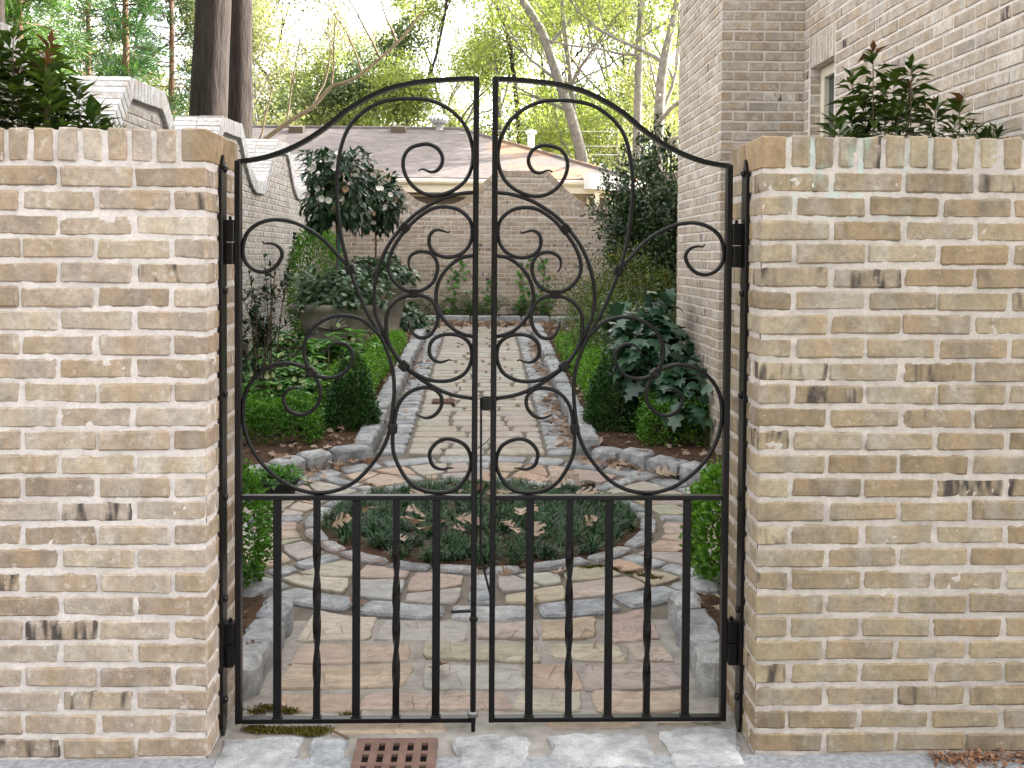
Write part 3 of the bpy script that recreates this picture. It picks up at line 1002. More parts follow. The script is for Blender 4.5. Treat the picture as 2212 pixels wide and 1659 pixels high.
# ------------------------------------------------------------------ kerbs round the beds
KERB = obj('kerb', mk_mesh('kerb', [(-0.86, 3.36, -0.02), (-0.80, 3.36, -0.02), (-0.80, 4.1, -0.02), (-0.86, 4.1, -0.02)], [(0, 1, 2, 3)], M_BASE), kind='structure', label='rough granite kerb stones edging the planting beds')
def kerb_stone(poly, h=0.12, zf=gzf):
    obj('kerb_stone', stone_mesh(poly, M_GRANITE, zf, thick=0.03, bev=0.018, rough=0.014, top=h, name='kerb_stone', seg=0.05, crown=0.004), KERB)
def arc_kerb(a0, a1):
    a = a0
    while a < a1-0.03:
        st = min(rs.uniform(0.12, 0.185), a1-a)
        if a1-(a+st) < 0.05: st = a1-a
        g = 0.007/1.7
        poly = [polar(R_K0+rs.uniform(-.008, .008), a+g), polar(R_K0, a+st/2), polar(R_K0+rs.uniform(-.008, .008), a+st-g), polar(R_K1, a+st-g), polar(R_K1+0.008, a+st/2), polar(R_K1, a+g)]
        kerb_stone(poly, rs.uniform(0.085, 0.115))
        a += st
gap = math.asin(0.80/1.72)
arc_kerb(PI/2+gap, PI*1.5-gap-0.06)
arc_kerb(-PI/2+gap+0.06, PI/2-gap)
def line_kerb(x0, x1, ya, yb, lo, hi, h=0.12):
    y = ya
    while y < yb-0.05:
        L = min(rs.uniform(lo, hi), yb-y)
        if yb-(y+L) < 0.1: L = yb-y
        poly = [Vector((x0+rs.uniform(-.008, .008), y+0.006)), Vector((x1+rs.uniform(-.008, .008), y+0.006)), Vector((x1+rs.uniform(-.008, .008), y+L-0.006)), Vector((x0+rs.uniform(-.008, .008), y+L-0.006))]
        kerb_stone(poly, rs.uniform(h-0.015, h+0.015))
        y += L
line_kerb(-0.875, -0.745, 3.38, 4.12, 0.2, 0.28, 0.105)
line_kerb(0.755, 0.885, 3.38, 4.12, 0.17, 0.24, 0.115)
PXL, PXR = -0.785, 0.705                                  # inner faces of the path kerbs
line_kerb(PXL-0.145, PXL, 7.30, 14.75, 0.34, 0.6, 0.115)
line_kerb(PXR, PXR+0.145, 7.32, 14.75, 0.34, 0.6, 0.115)
# kerb of the bed at the foot of the back wall
x = -2.2
while x < 1.9:
    L = rs.uniform(0.3, 0.5)
    kerb_stone([Vector((x+0.006, 15.62)), Vector((x+L-0.006, 15.62)), Vector((x+L-0.006, 15.76)), Vector((x+0.006, 15.76))], 0.13)
    x += L

# ------------------------------------------------------------------ path: coursed sandstone with granite side bands
def path_stones():
    y = 7.34
    while y < 15.5:
        h = rs.uniform(0.155, 0.24)
        wide = y > 14.75
        x0, x1 = (-1.55, 1.15) if wide else (PXL+0.235, PXR-0.235)
        x = x0
        while x < x1-0.02:
            w = rs.uniform(0.22, 0.46)
            if x1-(x+w) < 0.13: w = x1-x
            j = lambda a=0.008: rs.uniform(-a, a)
            poly = [Vector((x+0.009+j(), y+0.009+j())), Vector((x+w/2, y+0.007+j())), Vector((x+w-0.009+j(), y+0.009+j())), Vector((x+w-0.009+j(), y+h-0.009+j())), Vector((x+w/2, y+h-0.007+j())), Vector((x+0.009+j(), y+h-0.009+j()))]
            obj('path_stone', stone_mesh(poly, M_PATHST, gzf, thick=0.03, bev=0.012, rough=0.006, top=0.008, name='path_stone', seg=0.085), PATH)
            x += w
        y += h
    for (xa, xb) in ((PXL+0.012, PXL+0.225), (PXR-0.225, PXR-0.012)):
        y = 7.36
        while y < 14.7:
            h = rs.uniform(0.13, 0.19)
            j = lambda a=0.007: rs.uniform(-a, a)
            poly = [Vector((xa+j(), y+0.007+j())), Vector((xb+j(), y+0.007+j())), Vector((xb+j(), y+h-0.007)), Vector((xa+j(), y+h-0.007))]
            obj('granite_sett', stone_mesh(poly, M_GRANITE, gzf, thick=0.03, bev=0.012, rough=0.006, top=0.009, name='granite_sett', seg=0.085), PATH)
            y += h
path_stones()

# ------------------------------------------------------------------ planting beds
def bed(name, xa, xb, ya, yb, keep, label, zo=0.075):
    V = []; Fc = []; idx = {}
    st = 0.06
    def vid(i, j):
        if (i, j) not in idx:
            x = xa+i*st; y = ya+j*st
            idx[(i, j)] = len(V)
            V.append((x, y, gz(y)+zo+0.018*nz(x, y, 0, 5, 8)+0.014*nz(x, y, 0, 19, 5)))
        return idx[(i, j)]
    for j in range(int((yb-ya)/st)):
        for i in range(int((xb-xa)/st)):
            if keep(xa+(i+0.5)*st, ya+(j+0.5)*st):
                Fc.append((vid(i, j), vid(i+1, j), vid(i+1, j+1), vid(i, j+1)))
    return obj(name, mk_mesh(name, V, Fc, M_SOIL, True), kind='structure', label=label)
def keep_bed(x, y):
    if (Vector((x, y))-CC).length < 1.745: return False
    if y < 4.4 and abs(x) < 0.83: return False
    if y > 7.0 and PXL-0.10 < x < PXR+0.10: return False
    if 14.72 < y and -1.66 < x < 1.26: return False
    return True
bed('planting_bed', -2.58, -0.72, 3.38, 15.64, keep_bed, 'mulched planting bed between the path and the whitewashed wall')
bed('planting_bed', 0.72, 3.2, 3.38, 15.64, keep_bed, 'mulched planting bed between the path and the brick house')
bed('planting_bed', -2.58, 3.2, 15.70, 16.50, lambda x, y: True, 'narrow planting bed at the foot of the back wall')
V, Fc = grid_sheet(lambda i, j: (CC.x+R_BED*1.02*(j/8)*math.cos(2*PI*i/40), CC.y+R_BED*1.02*(j/8)*math.sin(2*PI*i/40), -0.004+0.03*(1-(j/8)**2)), 40, 8)
obj('planting_bed', mk_mesh('planting_bed', V, Fc, M_SOIL, True), kind='structure', label='round mulched bed in the middle of the court')

# ------------------------------------------------------------------ terracotta drain grates
M_TERRA = plain_mat('worn_terracotta', (0.15, 0.092, 0.074), 0.85, 25, 0.3, 0.2, 0.4, 0.003)
M_DARK = plain_mat('sump_painted_dark', (0.008, 0.007, 0.006), 0.8, 20, 0.3, 0.1)  # near-black colour paints in the dark of a deep drain
def grate(x0, x1, y0, y1, z, nx, ny, label, b=0.003):
    g = empty('drain_grate', ((x0+x1)/2, (y0+y1)/2, z), label, 'grate')
    m = MB()
    hx, hy = (x1-x0)/(nx+0.75), (y1-y0)/(ny+0.6)
    mx, my = (x1-x0-nx*hx)/2, (y1-y0-ny*hy)/2
    bx = hx*0.27; by = hy*0.13
    xs = [x0]+[v for i in range(nx) for v in (x0+mx+i*hx+bx, x0+mx+(i+1)*hx-bx)]+[x1]
    ys = [y0]+[v for i in range(ny) for v in (y0+my+i*hy+by, y0+my+(i+1)*hy-by)]+[y1]
    # long bars, then short cross bars between them
    for i in range(0, len(ys), 2):
        m.bbox(x0, x1, ys[i], ys[i+1], z-0.02, z+0.006, b)
    for j in range(1, len(ys)-1, 2):
        for i in range(0, len(xs), 2):
            m.box(xs[i]+(0.0012 if i == 0 else 0), xs[i+1]-(0.0012 if i == len(xs)-2 else 0), ys[j], ys[j+1], z-0.02, z+0.0045)
    m.build('grid', M_TERRA, g)
    m = MB(); m.box(x0+0.004, x1-0.004, y0+0.004, y1-0.004, z-0.024, z-0.006); m.build('sump', M_DARK, g)
grate(-0.372, -0.128, 2.81, 3.052, 0.016, 5, 3, 'square terracotta drain grate with slots in the threshold under the gate')
grate(-0.46, -0.255, 9.22, 9.42, gz(9.3)+0.022, 5, 4, 'small terracotta drain grate with slots set in the long path')

# ------------------------------------------------------------------ wrought iron gate
GY = 3.15
AX = 0.0055                                   # mirror axis between the leaves
CURVES = {
 'top_rail': [(-0.751,1.765), (-0.696,1.773), (-0.649,1.785), (-0.601,1.803), (-0.554,1.826), (-0.507,1.856), (-0.467,1.886), (-0.428,1.920), (-0.388,1.946), (-0.349,1.968), (-0.301,1.989), (-0.254,2.003), (-0.198,2.014), (-0.138,2.020), (-0.079,2.024), (-0.023,2.026)],
 'scroll_a': [(-0.201,1.742), (-0.193,1.747), (-0.181,1.746), (-0.165,1.739), (-0.145,1.743), (-0.131,1.760), (-0.127,1.784), (-0.141,1.810), (-0.169,1.824), (-0.197,1.822), (-0.225,1.812), (-0.243,1.791), (-0.248,1.763), (-0.241,1.731), (-0.221,1.699), (-0.189,1.675), (-0.149,1.667), (-0.109,1.676), (-0.073,1.697), (-0.049,1.725), (-0.036,1.761), (-0.033,1.801), (-0.042,1.845), (-0.062,1.888), (-0.094,1.922), (-0.130,1.945), (-0.174,1.960), (-0.222,1.963), (-0.265,1.961), (-0.309,1.953), (-0.348,1.936), (-0.384,1.909), (-0.412,1.877), (-0.431,1.837), (-0.443,1.789), (-0.449,1.737), (-0.451,1.678), (-0.447,1.618), (-0.437,1.539), (-0.423,1.479), (-0.412,1.445), (-0.399,1.406), (-0.380,1.358), (-0.357,1.306), (-0.335,1.268), (-0.314,1.230), (-0.297,1.192), (-0.280,1.139), (-0.273,1.082), (-0.275,1.024), (-0.282,0.967), (-0.291,0.923), (-0.312,0.875), (-0.346,0.827), (-0.388,0.784), (-0.436,0.757), (-0.488,0.7455), (-0.536,0.7475), (-0.588,0.764), (-0.640,0.798), (-0.683,0.841), (-0.716,0.894), (-0.734,0.951), (-0.738,1.004), (-0.730,1.052), (-0.707,1.095), (-0.669,1.128), (-0.626,1.145), (-0.584,1.145), (-0.541,1.129), (-0.517,1.105), (-0.501,1.071), (-0.503,1.033), (-0.522,1.004), (-0.550,0.988), (-0.579,0.991), (-0.603,1.009), (-0.614,1.038), (-0.607,1.057), (-0.588,1.070), (-0.569,1.071), (-0.557,1.066)],
 'scroll_b': [(-0.407,1.439), (-0.435,1.467), (-0.463,1.499), (-0.494,1.530), (-0.534,1.558), (-0.578,1.579), (-0.617,1.588), (-0.657,1.587), (-0.692,1.575), (-0.720,1.553), (-0.735,1.521), (-0.738,1.489), (-0.731,1.461), (-0.712,1.439), (-0.684,1.428), (-0.657,1.432), (-0.633,1.450), (-0.619,1.476), (-0.621,1.496), (-0.637,1.511), (-0.657,1.516), (-0.673,1.515), (-0.678,1.523)],
 'scroll_c': [(-0.314,1.232), (-0.352,1.268), (-0.375,1.284), (-0.413,1.294), (-0.451,1.294), (-0.489,1.281), (-0.522,1.257), (-0.544,1.224), (-0.551,1.186), (-0.543,1.148), (-0.527,1.121), (-0.498,1.105), (-0.465,1.103), (-0.437,1.112), (-0.413,1.134), (-0.401,1.163), (-0.406,1.191), (-0.425,1.207), (-0.446,1.211), (-0.465,1.205), (-0.477,1.193), (-0.484,1.181)],
 'scroll_d': [(-0.025,1.678), (-0.061,1.675), (-0.097,1.667), (-0.137,1.653), (-0.176,1.632), (-0.216,1.604), (-0.248,1.572), (-0.280,1.532), (-0.303,1.492), (-0.319,1.452), (-0.329,1.416), (-0.335,1.378), (-0.335,1.330), (-0.326,1.287), (-0.307,1.244), (-0.284,1.196), (-0.264,1.165), (-0.242,1.138), (-0.204,1.108), (-0.156,1.077), (-0.098,1.052), (-0.029,1.039)],
 'scroll_e': [(-0.102,1.559), (-0.108,1.553), (-0.124,1.558), (-0.144,1.561), (-0.160,1.552), (-0.167,1.533), (-0.164,1.509), (-0.148,1.489), (-0.120,1.478), (-0.088,1.480), (-0.060,1.494), (-0.040,1.522), (-0.034,1.558), (-0.041,1.590), (-0.061,1.613), (-0.089,1.628), (-0.125,1.632), (-0.157,1.626), (-0.188,1.608), (-0.216,1.585), (-0.252,1.544), (-0.275,1.508), (-0.289,1.472), (-0.291,1.437), (-0.276,1.405), (-0.248,1.380), (-0.214,1.370), (-0.181,1.378), (-0.153,1.402), (-0.141,1.436), (-0.143,1.464), (-0.158,1.486), (-0.181,1.494), (-0.205,1.492), (-0.224,1.480), (-0.230,1.459), (-0.226,1.442), (-0.219,1.433)],
 'scroll_f': [(-0.229,1.283), (-0.226,1.264), (-0.214,1.240), (-0.195,1.228), (-0.171,1.231), (-0.152,1.250), (-0.140,1.278), (-0.140,1.307), (-0.152,1.336), (-0.176,1.354), (-0.209,1.3595), (-0.247,1.353), (-0.276,1.334), (-0.294,1.306), (-0.298,1.273), (-0.294,1.225), (-0.275,1.182), (-0.247,1.146), (-0.218,1.123), (-0.180,1.102), (-0.137,1.093), (-0.094,1.097), (-0.056,1.117), (-0.037,1.150), (-0.0335,1.183), (-0.042,1.212), (-0.066,1.232), (-0.099,1.239), (-0.133,1.234), (-0.159,1.215), (-0.165,1.187), (-0.158,1.166), (-0.139,1.153), (-0.118,1.154), (-0.104,1.160), (-0.095,1.157)],
 'scroll_g': [(-0.029,1.483), (-0.062,1.477), (-0.091,1.461), (-0.119,1.433), (-0.138,1.398), (-0.145,1.360), (-0.140,1.321), (-0.123,1.288), (-0.095,1.258), (-0.066,1.241), (-0.028,1.231)],
 'scroll_h': [(-0.208,0.991), (-0.194,0.984), (-0.174,0.978), (-0.151,0.985), (-0.132,1.005), (-0.125,1.029), (-0.132,1.053), (-0.156,1.070), (-0.189,1.072), (-0.223,1.060), (-0.251,1.034), (-0.266,1.000), (-0.272,0.962), (-0.277,0.918), (-0.274,0.870), (-0.255,0.822), (-0.226,0.779), (-0.188,0.754), (-0.140,0.745), (-0.092,0.751), (-0.059,0.777), (-0.037,0.818), (-0.035,0.856), (-0.050,0.890), (-0.079,0.908), (-0.112,0.913), (-0.141,0.901), (-0.161,0.875), (-0.161,0.851), (-0.150,0.828), (-0.126,0.818), (-0.102,0.822), (-0.089,0.822)],
}
COLLARS = [(-0.408, 1.437, 0.0150, 0.0195, -0.33), (-0.242, 1.567, 0.0150, 0.0195, 0.72), (-0.2125, 1.3648, 0.0140, 0.0180, PI/2), (-0.243, 1.1405, 0.0150, 0.0195, -0.81), (-0.5275, 1.1195, 0.0145, 0.0170, -0.76), (-0.2775, 0.945, 0.0145, 0.0195, 0.05)]
PICKETS = [-0.632, -0.510, -0.388, -0.264, -0.140]

def leaf_gate(side, label):
    g = empty('gate_leaf', (-0.751 if side < 0 else 2*AX+0.751, GY, 0.03), label, 'gate', 'pair of iron gate leaves')
    fx = (lambda x: x) if side < 0 else (lambda x: 2*AX-x)
    def b(name, fn):
        m = MB(); fn(m); return m.build(name, M_IRON, g)
    def X(a, c): return (min(fx(a), fx(c)), max(fx(a), fx(c)))
    hd = 0.0125
    # stiles, rails
    x0, x1 = X(-0.760, -0.742)
    b('outer_stile', lambda m: m.bbox(x0, x1, GY-hd-0.003, GY+hd+0.003, 0.026, 1.768, 0.0018))
    x0, x1 = X(-0.0325, -0.0145)
    b('inner_stile', lambda m: m.bbox(x0, x1, GY-hd-0.003, GY+hd+0.003, 0.026, 2.031, 0.0018))
    x0, x1 = X(-0.742, -0.0325)
    b('middle_rail', lambda m: m.bbox(x0, x1, GY-hd-0.001, GY+hd+0.001, 0.724, 0.7385, 0.0015))
    b('bottom_rail', lambda m: m.bbox(x0, x1, GY-hd-0.001, GY+hd+0.001, 0.026, 0.0405, 0.0015))
    # arched top rail: flat bar swept along the curve
    P = smooth_path(CURVES['top_rail'], 0.03)
    V = []; Fc = []
    n = len(P)
    for i, p in enumerate(P):
        a = P[max(0, i-1)]; c = P[min(n-1, i+1)]
        tx, tz = c[0]-a[0], c[1]-a[1]
        if i == n-1: tx, tz = 1.0, 0.02
        l = math.hypot(tx, tz); nx_, nz_ = -tz/l, tx/l
        for h, y in ((0.0065, -hd), (0.0065, hd), (-0.0065, hd), (-0.0065, -hd)):
            V.append((fx(p[0]+nx_*h), GY+y*1.05, p[1]+nz_*h))
    for i in range(n-1):
        for k in range(4):
            k2 = (k+1) % 4
            q = (i*4+k, i*4+k2, (i+1)*4+k2, (i+1)*4+k)
            Fc.append(q if side < 0 else q[::-1])
    Fc.append((0, 1, 2, 3) if side > 0 else (3, 2, 1, 0)); Fc.append(tuple(4*(n-1)+k for k in ((3, 2, 1, 0) if side > 0 else (0, 1, 2, 3))))
    obj('top_rail', mk_mesh('top_rail', V, Fc, M_IRON), g)
    # scrolls of round bar, drawn out to a fine curled tip
    for key, pts in CURVES.items():
        if key == 'top_rail': continue
        P = smooth_path(pts, 0.008)
        n = len(P)
        acc = [0.0]
        for i in range(1, n): acc.append(acc[-1]+float(np.linalg.norm(P[i]-P[i-1])))
        tot = acc[-1]
        R = []
        for a in acc:
            r = 0.0064
            tip0 = key in ('scroll_a', 'scroll_e', 'scroll_f', 'scroll_h')
            tip1 = key in ('scroll_a', 'scroll_b', 'scroll_c', 'scroll_e', 'scroll_f', 'scroll_h')
            if tip0: r *= min(1.0, 0.36+a/0.10)
            if tip1: r *= min(1.0, 0.36+(tot-a)/0.10)
            R.append(r)
        dy = {'scroll_a': 0.0, 'scroll_b': 0.002, 'scroll_c': -0.002, 'scroll_d': 0.0022, 'scroll_e': -0.0022, 'scroll_f': 0.0, 'scroll_g': 0.002, 'scroll_h': 0.002}[key]
        m = MB()
        m.tube([(fx(p[0]), GY+dy, p[1]) for p in P], R, 8)
        m.build('scroll', M_IRON, g, smooth=True)
    for cx, cz, hw, hh, ang in COLLARS:
        a = ang if side < 0 else -ang
        M = Matrix.Translation((fx(cx), GY, cz)) @ Matrix.Rotation(a, 4, 'Y')
        m = MB(); m.bbox(-hw, hw, -0.0115, 0.0115, -hh*0.75, hh*0.75, 0.003, M)
        m.build('collar', M_IRON, g)
    # pickets: plain square and twisted by turns
    for k, px in enumerate(PICKETS):
        m = MB()
        x = fx(px)
        hw = 0.0122
        if k % 2 == 0:
            m.bbox(x-hw, x+hw, GY-0.0075, GY+0.0075, 0.0395, 0.7235, 0.0015)
            m.bbox(x-hw-0.004, x+hw+0.004, GY-0.0105, GY+0.0105, 0.0402, 0.0455, 0.001)
        else:
            V = []; Fc = []
            n = 60
            for i in range(n+1):
                z = 0.0395+0.684*i/n
                q = (z-0.13)/0.47
                tw = 0.0 if q < 0 else (2*PI if q > 1 else 2*PI*q)
                for k4 in range(4):
                    a = PI/4+k4*PI/2
                    vx, vy = 0.0105*1.414*math.cos(a), 0.0075*1.414*math.sin(a)
                    V.append((x+vx*math.cos(tw)-vy*math.sin(tw), GY+vx*math.sin(tw)+vy*math.cos(tw), z))
            for i in range(n):
                for k4 in range(4):
                    k5 = (k4+1) % 4
                    Fc.append((i*4+k4, i*4+k5, (i+1)*4+k5, (i+1)*4+k4))
            m.add(V, Fc)
            m.bbox(x-hw-0.002, x+hw+0.002, GY-0.0105, GY+0.0105, 0.0402, 0.0455, 0.001)
        m.build('picket', M_IRON, g)
    # upper knuckles of the two hinges ride on the leaf
    for zt in (1.587, 0.343):
        x0, x1 = X(-0.7915, -0.7605)
        m = MB(); m.bbox(x0, x1, GY-0.02, GY+0.02, zt-0.067, zt, 0.002)
        m.tube([(fx(-0.776), GY, zt), (fx(-0.776), GY, zt+0.011)], 0.005, 8)
        m.build('hinge_plate', M_IRON, g)
    return g
GATE_L = leaf_gate(-1, 'black wrought iron scroll gate leaf on the left, hung on the pale tan wall')
GATE_R = leaf_gate(1, 'black wrought iron scroll gate leaf on the right, with the latch ring')
# latch ring with a hanging rod on the right leaf
m = MB()
m.lathe([(0.0225, 0), (0.0225, 0.038), (0.0195, 0.038), (0.0195, 0)], (0.0150, GY-0.005, 1.006), 20)
m.build('latch_ring', M_IRON, GATE_R, smooth=False)
m = MB()
m.tube(smooth_path([(-0.0035, GY-0.016, 1.012), (-0.003, GY-0.016, 0.80), (-0.002, GY-0.016, 0.57), (0.006, GY-0.016, 0.52), (0.022, GY-0.016, 0.455), (0.0295, GY-0.016, 0.425), (0.031, GY-0.016, 0.40), (0.031, GY-0.016, 0.276)], 0.02), [0.0036]*200 if False else 0.0037, 7)
m.build('latch_rod', M_IRON, GATE_R, smooth=True)
m = MB(); m.tube(smooth_path([(-0.012, GY-0.012, 0.885), (-0.008, GY-0.02, 0.893), (0.0, GY-0.021, 0.897), (0.012, GY-0.016, 0.905), (0.022, GY-0.01, 0.915)], 0.004), 0.0016, 6); m.build('wire_tie', M_IRON, GATE_R)
# cane bolt with its handle on the left leaf
m = MB(); m.tube([(-0.0225, GY-0.017, 0.002), (-0.0225, GY-0.017, 0.40)], 0.0068, 10)
m.bbox(-0.036, -0.010, GY-0.026, GY-0.012, 0.35, 0.362, 0.002)
m.build('cane_bolt', M_IRON, GATE_L, smooth=False)
m = MB(); m.tube([(-0.0225, GY-0.019, 0.381), (-0.094, GY-0.022, 0.379)], 0.0052, 10); m.build('bolt_handle', M_IRON, GATE_L, smooth=False)
m = MB(); m.bbox(-0.040, -0.008, GY-0.028, GY-0.006, 0.046, 0.064, 0.004); m.build('bolt_guide', M_STEEL, GATE_L)

# hinge straps bolted to the brick jambs
def strap(side, label):
    xj = XL if side < 0 else XR
    s = 1 if side < 0 else -1                 # direction into the opening
    h = empty('hinge_strap', (xj, GY-0.02, 0.0), label, 'hinge strap', 'hinge straps')
    ya, yb = GY-0.052, GY+0.004
    m = MB()
    xa, xb = sorted((xj+s*0.001, xj+s*0.011))
    m.bbox(xa, xb, ya, yb, 0.03, 1.735, 0.0015)
    yc = (ya+yb)/2
    for (z0, z1) in ((1.7355, 1.783), (0.0295, -0.006)):          # pointed ends
        w = (yb-ya)/2-0.0015
        V = [(xx, yy, zz) for xx in (xa+0.001, xb-0.001) for (yy, zz) in ((yc-w, z0), (yc+w, z0), (yc+w*0.35, z0+(z1-z0)*0.75), (yc, z1), (yc-w*0.35, z0+(z1-z0)*0.75))]
        m.add(V, [(0, 1, 2, 3, 4), (9, 8, 7, 6, 5), (0, 5, 6, 1), (1, 6, 7, 2), (2, 7, 8, 3), (3, 8, 9, 4), (4, 9, 5, 0)])
    m.build('bar', M_IRON, h)
    for z in (1.741, 1.372, 1.055, 0.738, 0.425 if side < 0 else 0.385, 0.110):
        m = MB()
        x0 = xj+s*0.011
        m.lathe([(0.0115, 0.0), (0.0115, 0.004), (0.008, 0.0085), (0.0001, 0.010)], (0, 0, 0), 10)
        R = Matrix.Translation((x0, yc-0.002, z)) @ Matrix.Rotation(s*PI/2, 4, 'Y')
        m.V = [tuple(R @ Vector(v)) for v in m.V]
        m.build('bolt', M_IRON, h, smooth=False)
    for zt in (1.518, 0.274):
        x0, x1 = sorted((xj+s*0.0115, (-0.7605 if side < 0 else 2*AX+0.7605)-s*0.0025))
        m = MB(); m.bbox(x0, x1, GY-0.024, GY+0.022, zt-0.067, zt, 0.002); m.build('hinge_plate', M_IRON, h)
    return h
strap(-1, 'long pointed iron hinge strap bolted to the pale tan left jamb')
strap(1, 'long pointed iron hinge strap bolted to the buff right jamb')

# ------------------------------------------------------------------ foliage system
LEAF5 = (np.array([(0, 0, 0), (.45, 0, -.03), (1, 0, -.14), (.42, .5, .05), (.42, -.5, .05)]), [(0, 4, 1), (0, 1, 3), (1, 4, 2), (1, 2, 3)])
DIAM = (np.array([(0, 0, 0), (.5, .5, 0.03), (1, 0, -.05), (.5, -.5, 0.03)]), [(0, 3, 2, 1)])
ROUND = (np.array([(0, 0, 0), (.3, .45, .03), (.75, .42, .02), (1, 0, -.05), (.75, -.42, .02), (.3, -.45, .03)]), [(0, 5, 4, 3), (0, 3, 2, 1)])
BLADE = (np.array([(0, .5, 0), (0, -.5, 0), (.4, .45, .10), (.4, -.45, .10), (.75, .3, .03), (.75, -.3, .03), (1, 0, -.18)]), [(0, 1, 3, 2), (2, 3, 5, 4), (4, 5, 6)])
IVY = (np.array([(0, 0, 0), (.05, .32, .0), (.22, .55, -.04), (.42, .30, .03), (.62, .42, -.02), (.70, .14, .03), (1, 0, -.08), (.70, -.14, .03), (.62, -.42, -.02), (.42, -.30, .03), (.22, -.55, -.04), (.05, -.32, .0), (.4, 0, .05)]),
       [(12, i, i+1) for i in range(0, 11)]+[(12, 11, 0)])
_oak = [(0, 0), (.08, .05), (.14, .17), (.22, .24), (.28, .17), (.32, .17), (.36, .30), (.48, .38), (.52, .24), (.57, .20), (.64, .31), (.77, .30), (.78, .18), (.87, .14), (1, 0)]
_oakp = _oak + [(x, -y) for x, y in _oak[-2:0:-1]]
OAK = (np.array([(x, y*1.15, 0.10*math.sin(x*5)+0.22*abs(y)) for x, y in _oakp]+[(.2, 0, .06), (.5, 0, .05), (.8, 0, -.05)]), None)
_n = len(_oakp)
_of = []
for i in range(_n):
    j = (i+1) % _n
    xm = (_oakp[i][0]+_oakp[j][0])/2
    c = _n+(0 if xm < 0.34 else 1 if xm < 0.66 else 2)
    _of.append((c, i, j))
_of += [(_n, 5, _n+1), (_n, _n+1, _n-5), (_n+1, 9, _n+2), (_n+1, _n+2, _n-9)]
OAK = (OAK[0], _of)

def unit(a):
    return a/np.maximum(np.linalg.norm(a, axis=-1, keepdims=True), 1e-9)

def leaves(name, P, A, N, L, W, tmpl, mat, parent=None, var=None, **kw):
    P = np.asarray(P, float); n = len(P)
    A = unit(np.asarray(A, float)); N = np.asarray(N, float)
    B = unit(np.cross(N, A)); N2 = np.cross(A, B)
    T, Fc = tmpl
    L = np.broadcast_to(L, (n,)); W = np.broadcast_to(W, (n,))
    V = (P[:, None, :] + A[:, None, :]*(L[:, None]*T[None, :, 0])[..., None] + B[:, None, :]*(W[:, None]*T[None, :, 1])[..., None]
         + N2[:, None, :]*(L[:, None]*T[None, :, 2])[..., None])
    k = len(T)
    loops = np.concatenate([np.array(f) for f in Fc]); tot = np.array([len(f) for f in Fc])
    allL = (loops[None, :]+(np.arange(n)*k)[:, None]).ravel()
    allT = np.tile(tot, n)
    st = np.concatenate([[0], np.cumsum(allT)[:-1]])
    v = rng.random(n) if var is None else np.asarray(var)
    me = mesh_np(name, V.reshape(-1, 3), allL, st, allT, mat, np.repeat(v, k))
    return obj(name, me, parent, **kw)

def rdir(n):
    return unit(rng.normal(size=(n, 3)))

def shell_points(n, shape, c, dims, inner=0.72):
    """points in the outer layer of a clipped form, with outward normals"""
    c = np.array(c, float)
    if shape == 'ball':
        d = rdir(n); r = rng.uniform(inner, 1.0, n)**0.6
        P = d*r[:, None]*np.array(dims)
        return c+P, unit(d/np.array(dims))
    if shape == 'cone':                                   # dims = (radius, height)
        R, H = dims
        t = 1-np.sqrt(rng.random(n)*0.985)                # more leaves low down
        a = rng.random(n)*2*PI
        bul = R*np.clip((1-t)**0.62, 0.02, 1)*np.where(t < 0.2, 0.80+t, 1.0)
        r = bul*rng.uniform(inner, 1.05, n)*(1+0.07*np.sin(a*3+t*9))
        P = np.stack([r*np.cos(a), r*np.sin(a), t*H], 1)
        N = unit(np.stack([np.cos(a), np.sin(a), np.full(n, R/H*1.2)], 1))
        return c+P, N
    if shape == 'hedge':                                  # dims = (lx, ly, h), box with soft shoulders
        lx, ly, h = dims
        areas = np.array([lx*ly, ly*h, ly*h, lx*h, lx*h]); f = rng.choice(5, n, p=areas/areas.sum())
        u = rng.uniform(-.5, .5, n); v = rng.random(n); q = rng.uniform(0, 1, n)**1.5*0.05
        P = np.zeros((n, 3)); N = np.zeros((n, 3))
        k = f == 0; P[k] = np.stack([u[k]*lx, (v[k]-.5)*ly, h-q[k]], 1); N[k] = (0, 0, 1)
        for s_, ff in ((-1, 1), (1, 2)):
            k = f == ff; P[k] = np.stack([s_*(lx/2-q[k]), u[k]*ly, v[k]*h], 1); N[k] = (s_, 0, .3)
        for s_, ff in ((-1, 3), (1, 4)):
            k = f == ff; P[k] = np.stack([u[k]*lx, s_*(ly/2-q[k]), v[k]*h], 1); N[k] = (0, s_, .3)
        e = np.array([lx, ly])/2
        # soften corners, wavy outline
        top = np.clip((P[:, 2]/h-0.7)/0.3, 0, 1)
        P[:, :2] *= (1-0.12*top)[:, None]
        P[:, 2] += 0.025*np.sin(P[:, 0]*17+c[1]*3)+0.025*np.sin(P[:, 1]*13+c[0])+rng.normal(0, .012, n)
        P[:, :2] += rng.normal(0, .014, (n, 2))
        return c+P, unit(N)

